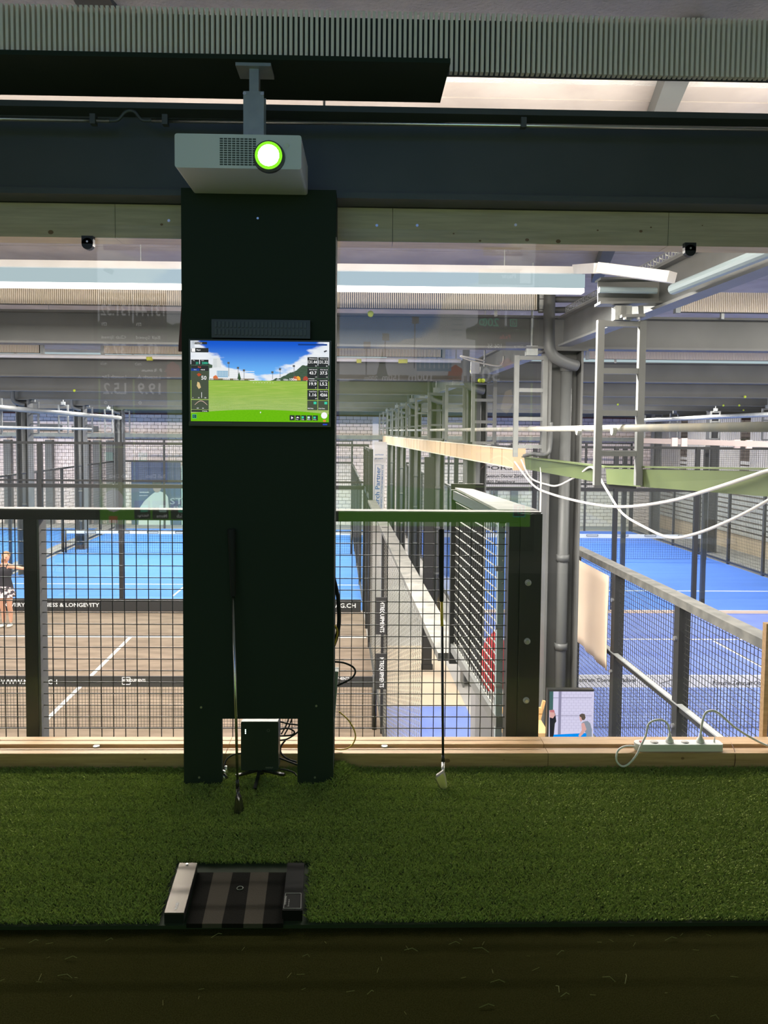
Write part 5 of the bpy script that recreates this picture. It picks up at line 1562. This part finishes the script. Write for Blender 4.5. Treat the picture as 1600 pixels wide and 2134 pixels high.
# ---- golf clubs
def club(lab, top, g_end, shaft_top, hos, heel, head_px, Yh, shaft_m, head_m, grip_r, cat_lab=None, yel=None, dark_shaft=False):
    t = thing('golf_club', lab, 'golf club', heel)
    dirv = (g_end - top).normalized()
    MB().tube([top - dirv * .003, top, top.lerp(g_end, .3), g_end - dirv * .004, g_end], [grip_r * .85, grip_r, grip_r * .88, grip_r * .66, grip_r * .5], 14).build('grip', rubber, t, True)
    if yel:
        MB().tube([g_end, yel], [.0062, .0058], 12).build('shaft_band', yellow, t, True, label='yellow band of the shaft')
    s0 = yel if yel else g_end
    MB().tube([s0, hos], [.0058, .0046], 12).build('shaft', shaft_m, t, True)
    d2 = (hos - s0).normalized()
    MB().tube([hos - d2 * .025, hos], [.0056, .0072], 12).build('ferrule', blackp, t, True)
    MB().tube([hos, heel], [.0068, .0062], 12).build('hosel', head_m, t, True)
    pts = [P(x_, y_, Yh) for x_, y_ in head_px]
    n = len(pts)
    off = Vector((.004, .02, -.002))
    c = sum(pts, Vector()) / n
    inner = [c + (p - c) * .82 + Vector((.001, -.006, 0)) for p in pts]
    vs_ = inner + pts + [p + off for p in pts]
    fs_ = [tuple(range(n))] + [(k, (k + 1) % n, (k + 1) % n + n, k + n) for k in range(n)] + [(k + n, (k + 1) % n + n, (k + 1) % n + 2 * n, k + 2 * n) for k in range(n)] + [tuple(range(3 * n - 1, 2 * n - 1, -1))]
    MB().add(vs_, fs_).build('club_head', head_m, t)
    return t
YA, YBc = G(498, 1697, TZ + .006).y, G(922, 1648, TZ + .006).y
club('golf club with steel shaft leaning on the black cladding', P(482, 1104, 2.805), P(486, 1243, 2.777), None, P(495, 1640, YA + .06), P(496, 1660, YA + .03),
     [(491, 1658), (494, 1656), (499, 1664), (503, 1684), (503, 1695), (498, 1698), (488, 1697), (487, 1686), (489, 1672)], YA, shaftm, darkchrome, .0145)
club('golf club with black shaft and yellow band leaning on the glass', P(919, 1104, 3.01), P(920, 1254, 2.975), None, P(923, 1588, YBc + .07), P(923, 1612, YBc + .035),
     [(919, 1609), (923, 1606), (927, 1618), (930, 1635), (930, 1645), (926, 1648), (917, 1643), (910, 1631), (907, 1623), (908, 1617), (914, 1613)], YBc, blackp, chrome, .0125, yel=P(921, 1305, 2.957))

# ---- power strip on the sill
ps = thing('power_strip', 'white power strip lying on the timber sill', 'power strip', P(1414, 1565, 3.0))
SYf = 2.982
a, b = P(1326, 1570, SYf), P(1508, 1570, SYf)
zp0, zp1 = zs + .001, P(1415, 1552, SYf).z
mbp = MB()
n = 6; prof = []
x0p, x1p, y0p, y1p = a.x, b.x, SYf, SYf + .05
r = .012
for (cx_, cy_, a0_) in ((x1p - r, y1p - r, 0), (x0p + .022, y1p - .022, 90), (x0p + .022, y0p + .022, 180), (x1p - r, y0p + r, 270)):
    rr = r if cx_ > (x0p + x1p) / 2 else .022
    for k in range(n):
        t_ = math.radians(a0_ + 90 * k / (n - 1)); prof.append((cx_ + rr * math.cos(t_), cy_ + rr * math.sin(t_)))
NP = len(prof)
for (za, zb2) in ((zp0, zp0 + (zp1 - zp0) * .48), (zp0 + (zp1 - zp0) * .5, zp1)):
    mbp.add([(x_, y_, za) for x_, y_ in prof] + [(x_, y_, zb2) for x_, y_ in prof], [tuple(range(NP))[::-1], tuple(range(NP, 2 * NP))] + [(k, (k + 1) % NP, (k + 1) % NP + NP, k + NP) for k in range(NP)])
mbp.build('housing', whitepl, ps)
yc = SYf + .025
for px in (1363, 1395, 1427, 1459):
    x = P(px, 1547, yc).x
    MB().cyl((x, yc, zp1), (x, yc, zp1 + .0012), .0155, 20).build('socket', mat('socket grey', (.38, .36, .34), .5), ps, True)
x = P(1336, 1547, yc).x
MB().box((x - .006, yc - .008, zp1), (x + .006, yc + .008, zp1 + .004)).build('switch', mat('red switch', (.35, .05, .04), .4), ps)
def plug(px, lab):
    x = P(px, 1547, yc).x
    t = thing('power_plug', lab, 'plug', (x, yc, zp1))
    MB().tube([(x, yc, zp1 + .0012), (x, yc, zp1 + .012), (x, yc, zp1 + .02), (x, yc, zp1 + .034)], [.016, .0145, .008, .0065], 14).build('plug_body', greycab, t, True)
    return Vector((x, yc, zp1 + .033))
pl1 = plug(1395, 'grey plug in the second socket of the power strip')
pl2 = plug(1459, 'grey plug in the last socket of the power strip')
x = P(1488, 1547, yc).x
t = thing('cable_tie', 'tiny upright cable tie at the end of the power strip', 'cable tie', (x, yc, zp1))
MB().tube([(x, yc, zp1), (x, yc, zp1 + .012), (x + .002, yc, zp1 + .022)], [.004, .003, .001], 8).build('tie', greycab, t)
Yc = SYf + .02
cable('power_cable', [pl1, P(1393, 1515, yc), P(1385, 1503, yc), P(1370, 1500, yc), P(1352, 1508, yc), P(1346, 1530, yc - .01), P(1337, 1550, SYf - .012), P(1325, 1575, 2.955), P(1307, 1594, 2.952), P(1294, 1596, 2.952), P(1284, 1584, 2.955), P(1287, 1565, 2.97), P(1300, 1556, 2.985), P(1318, 1555, Yc), P(1325, 1560, Yc + .004)], .0042, greycab, 'light grey cable looping from the power strip down over the sill', n=6)
cable('power_cable', [pl2, P(1463, 1505, yc), P(1470, 1486, yc), P(1484, 1481, yc), P(1500, 1488, yc), P(1530, 1515, yc), P(1570, 1540, yc), P(1605, 1556, yc), P(1650, 1565, yc)], .0045, greycab, 'light grey cable rising from the strip and running along the sill')
cable('thin_cord', PP((1523, 1548, 3.06), (1529, 1561, 3.0), (1532, 1575, 2.966), (1531, 1590, 2.966), (1528, 1600, 2.964)), .0013, mat('brown cord', (.10, .035, .02), .6), 'thin brown cord hanging over the sill edge')
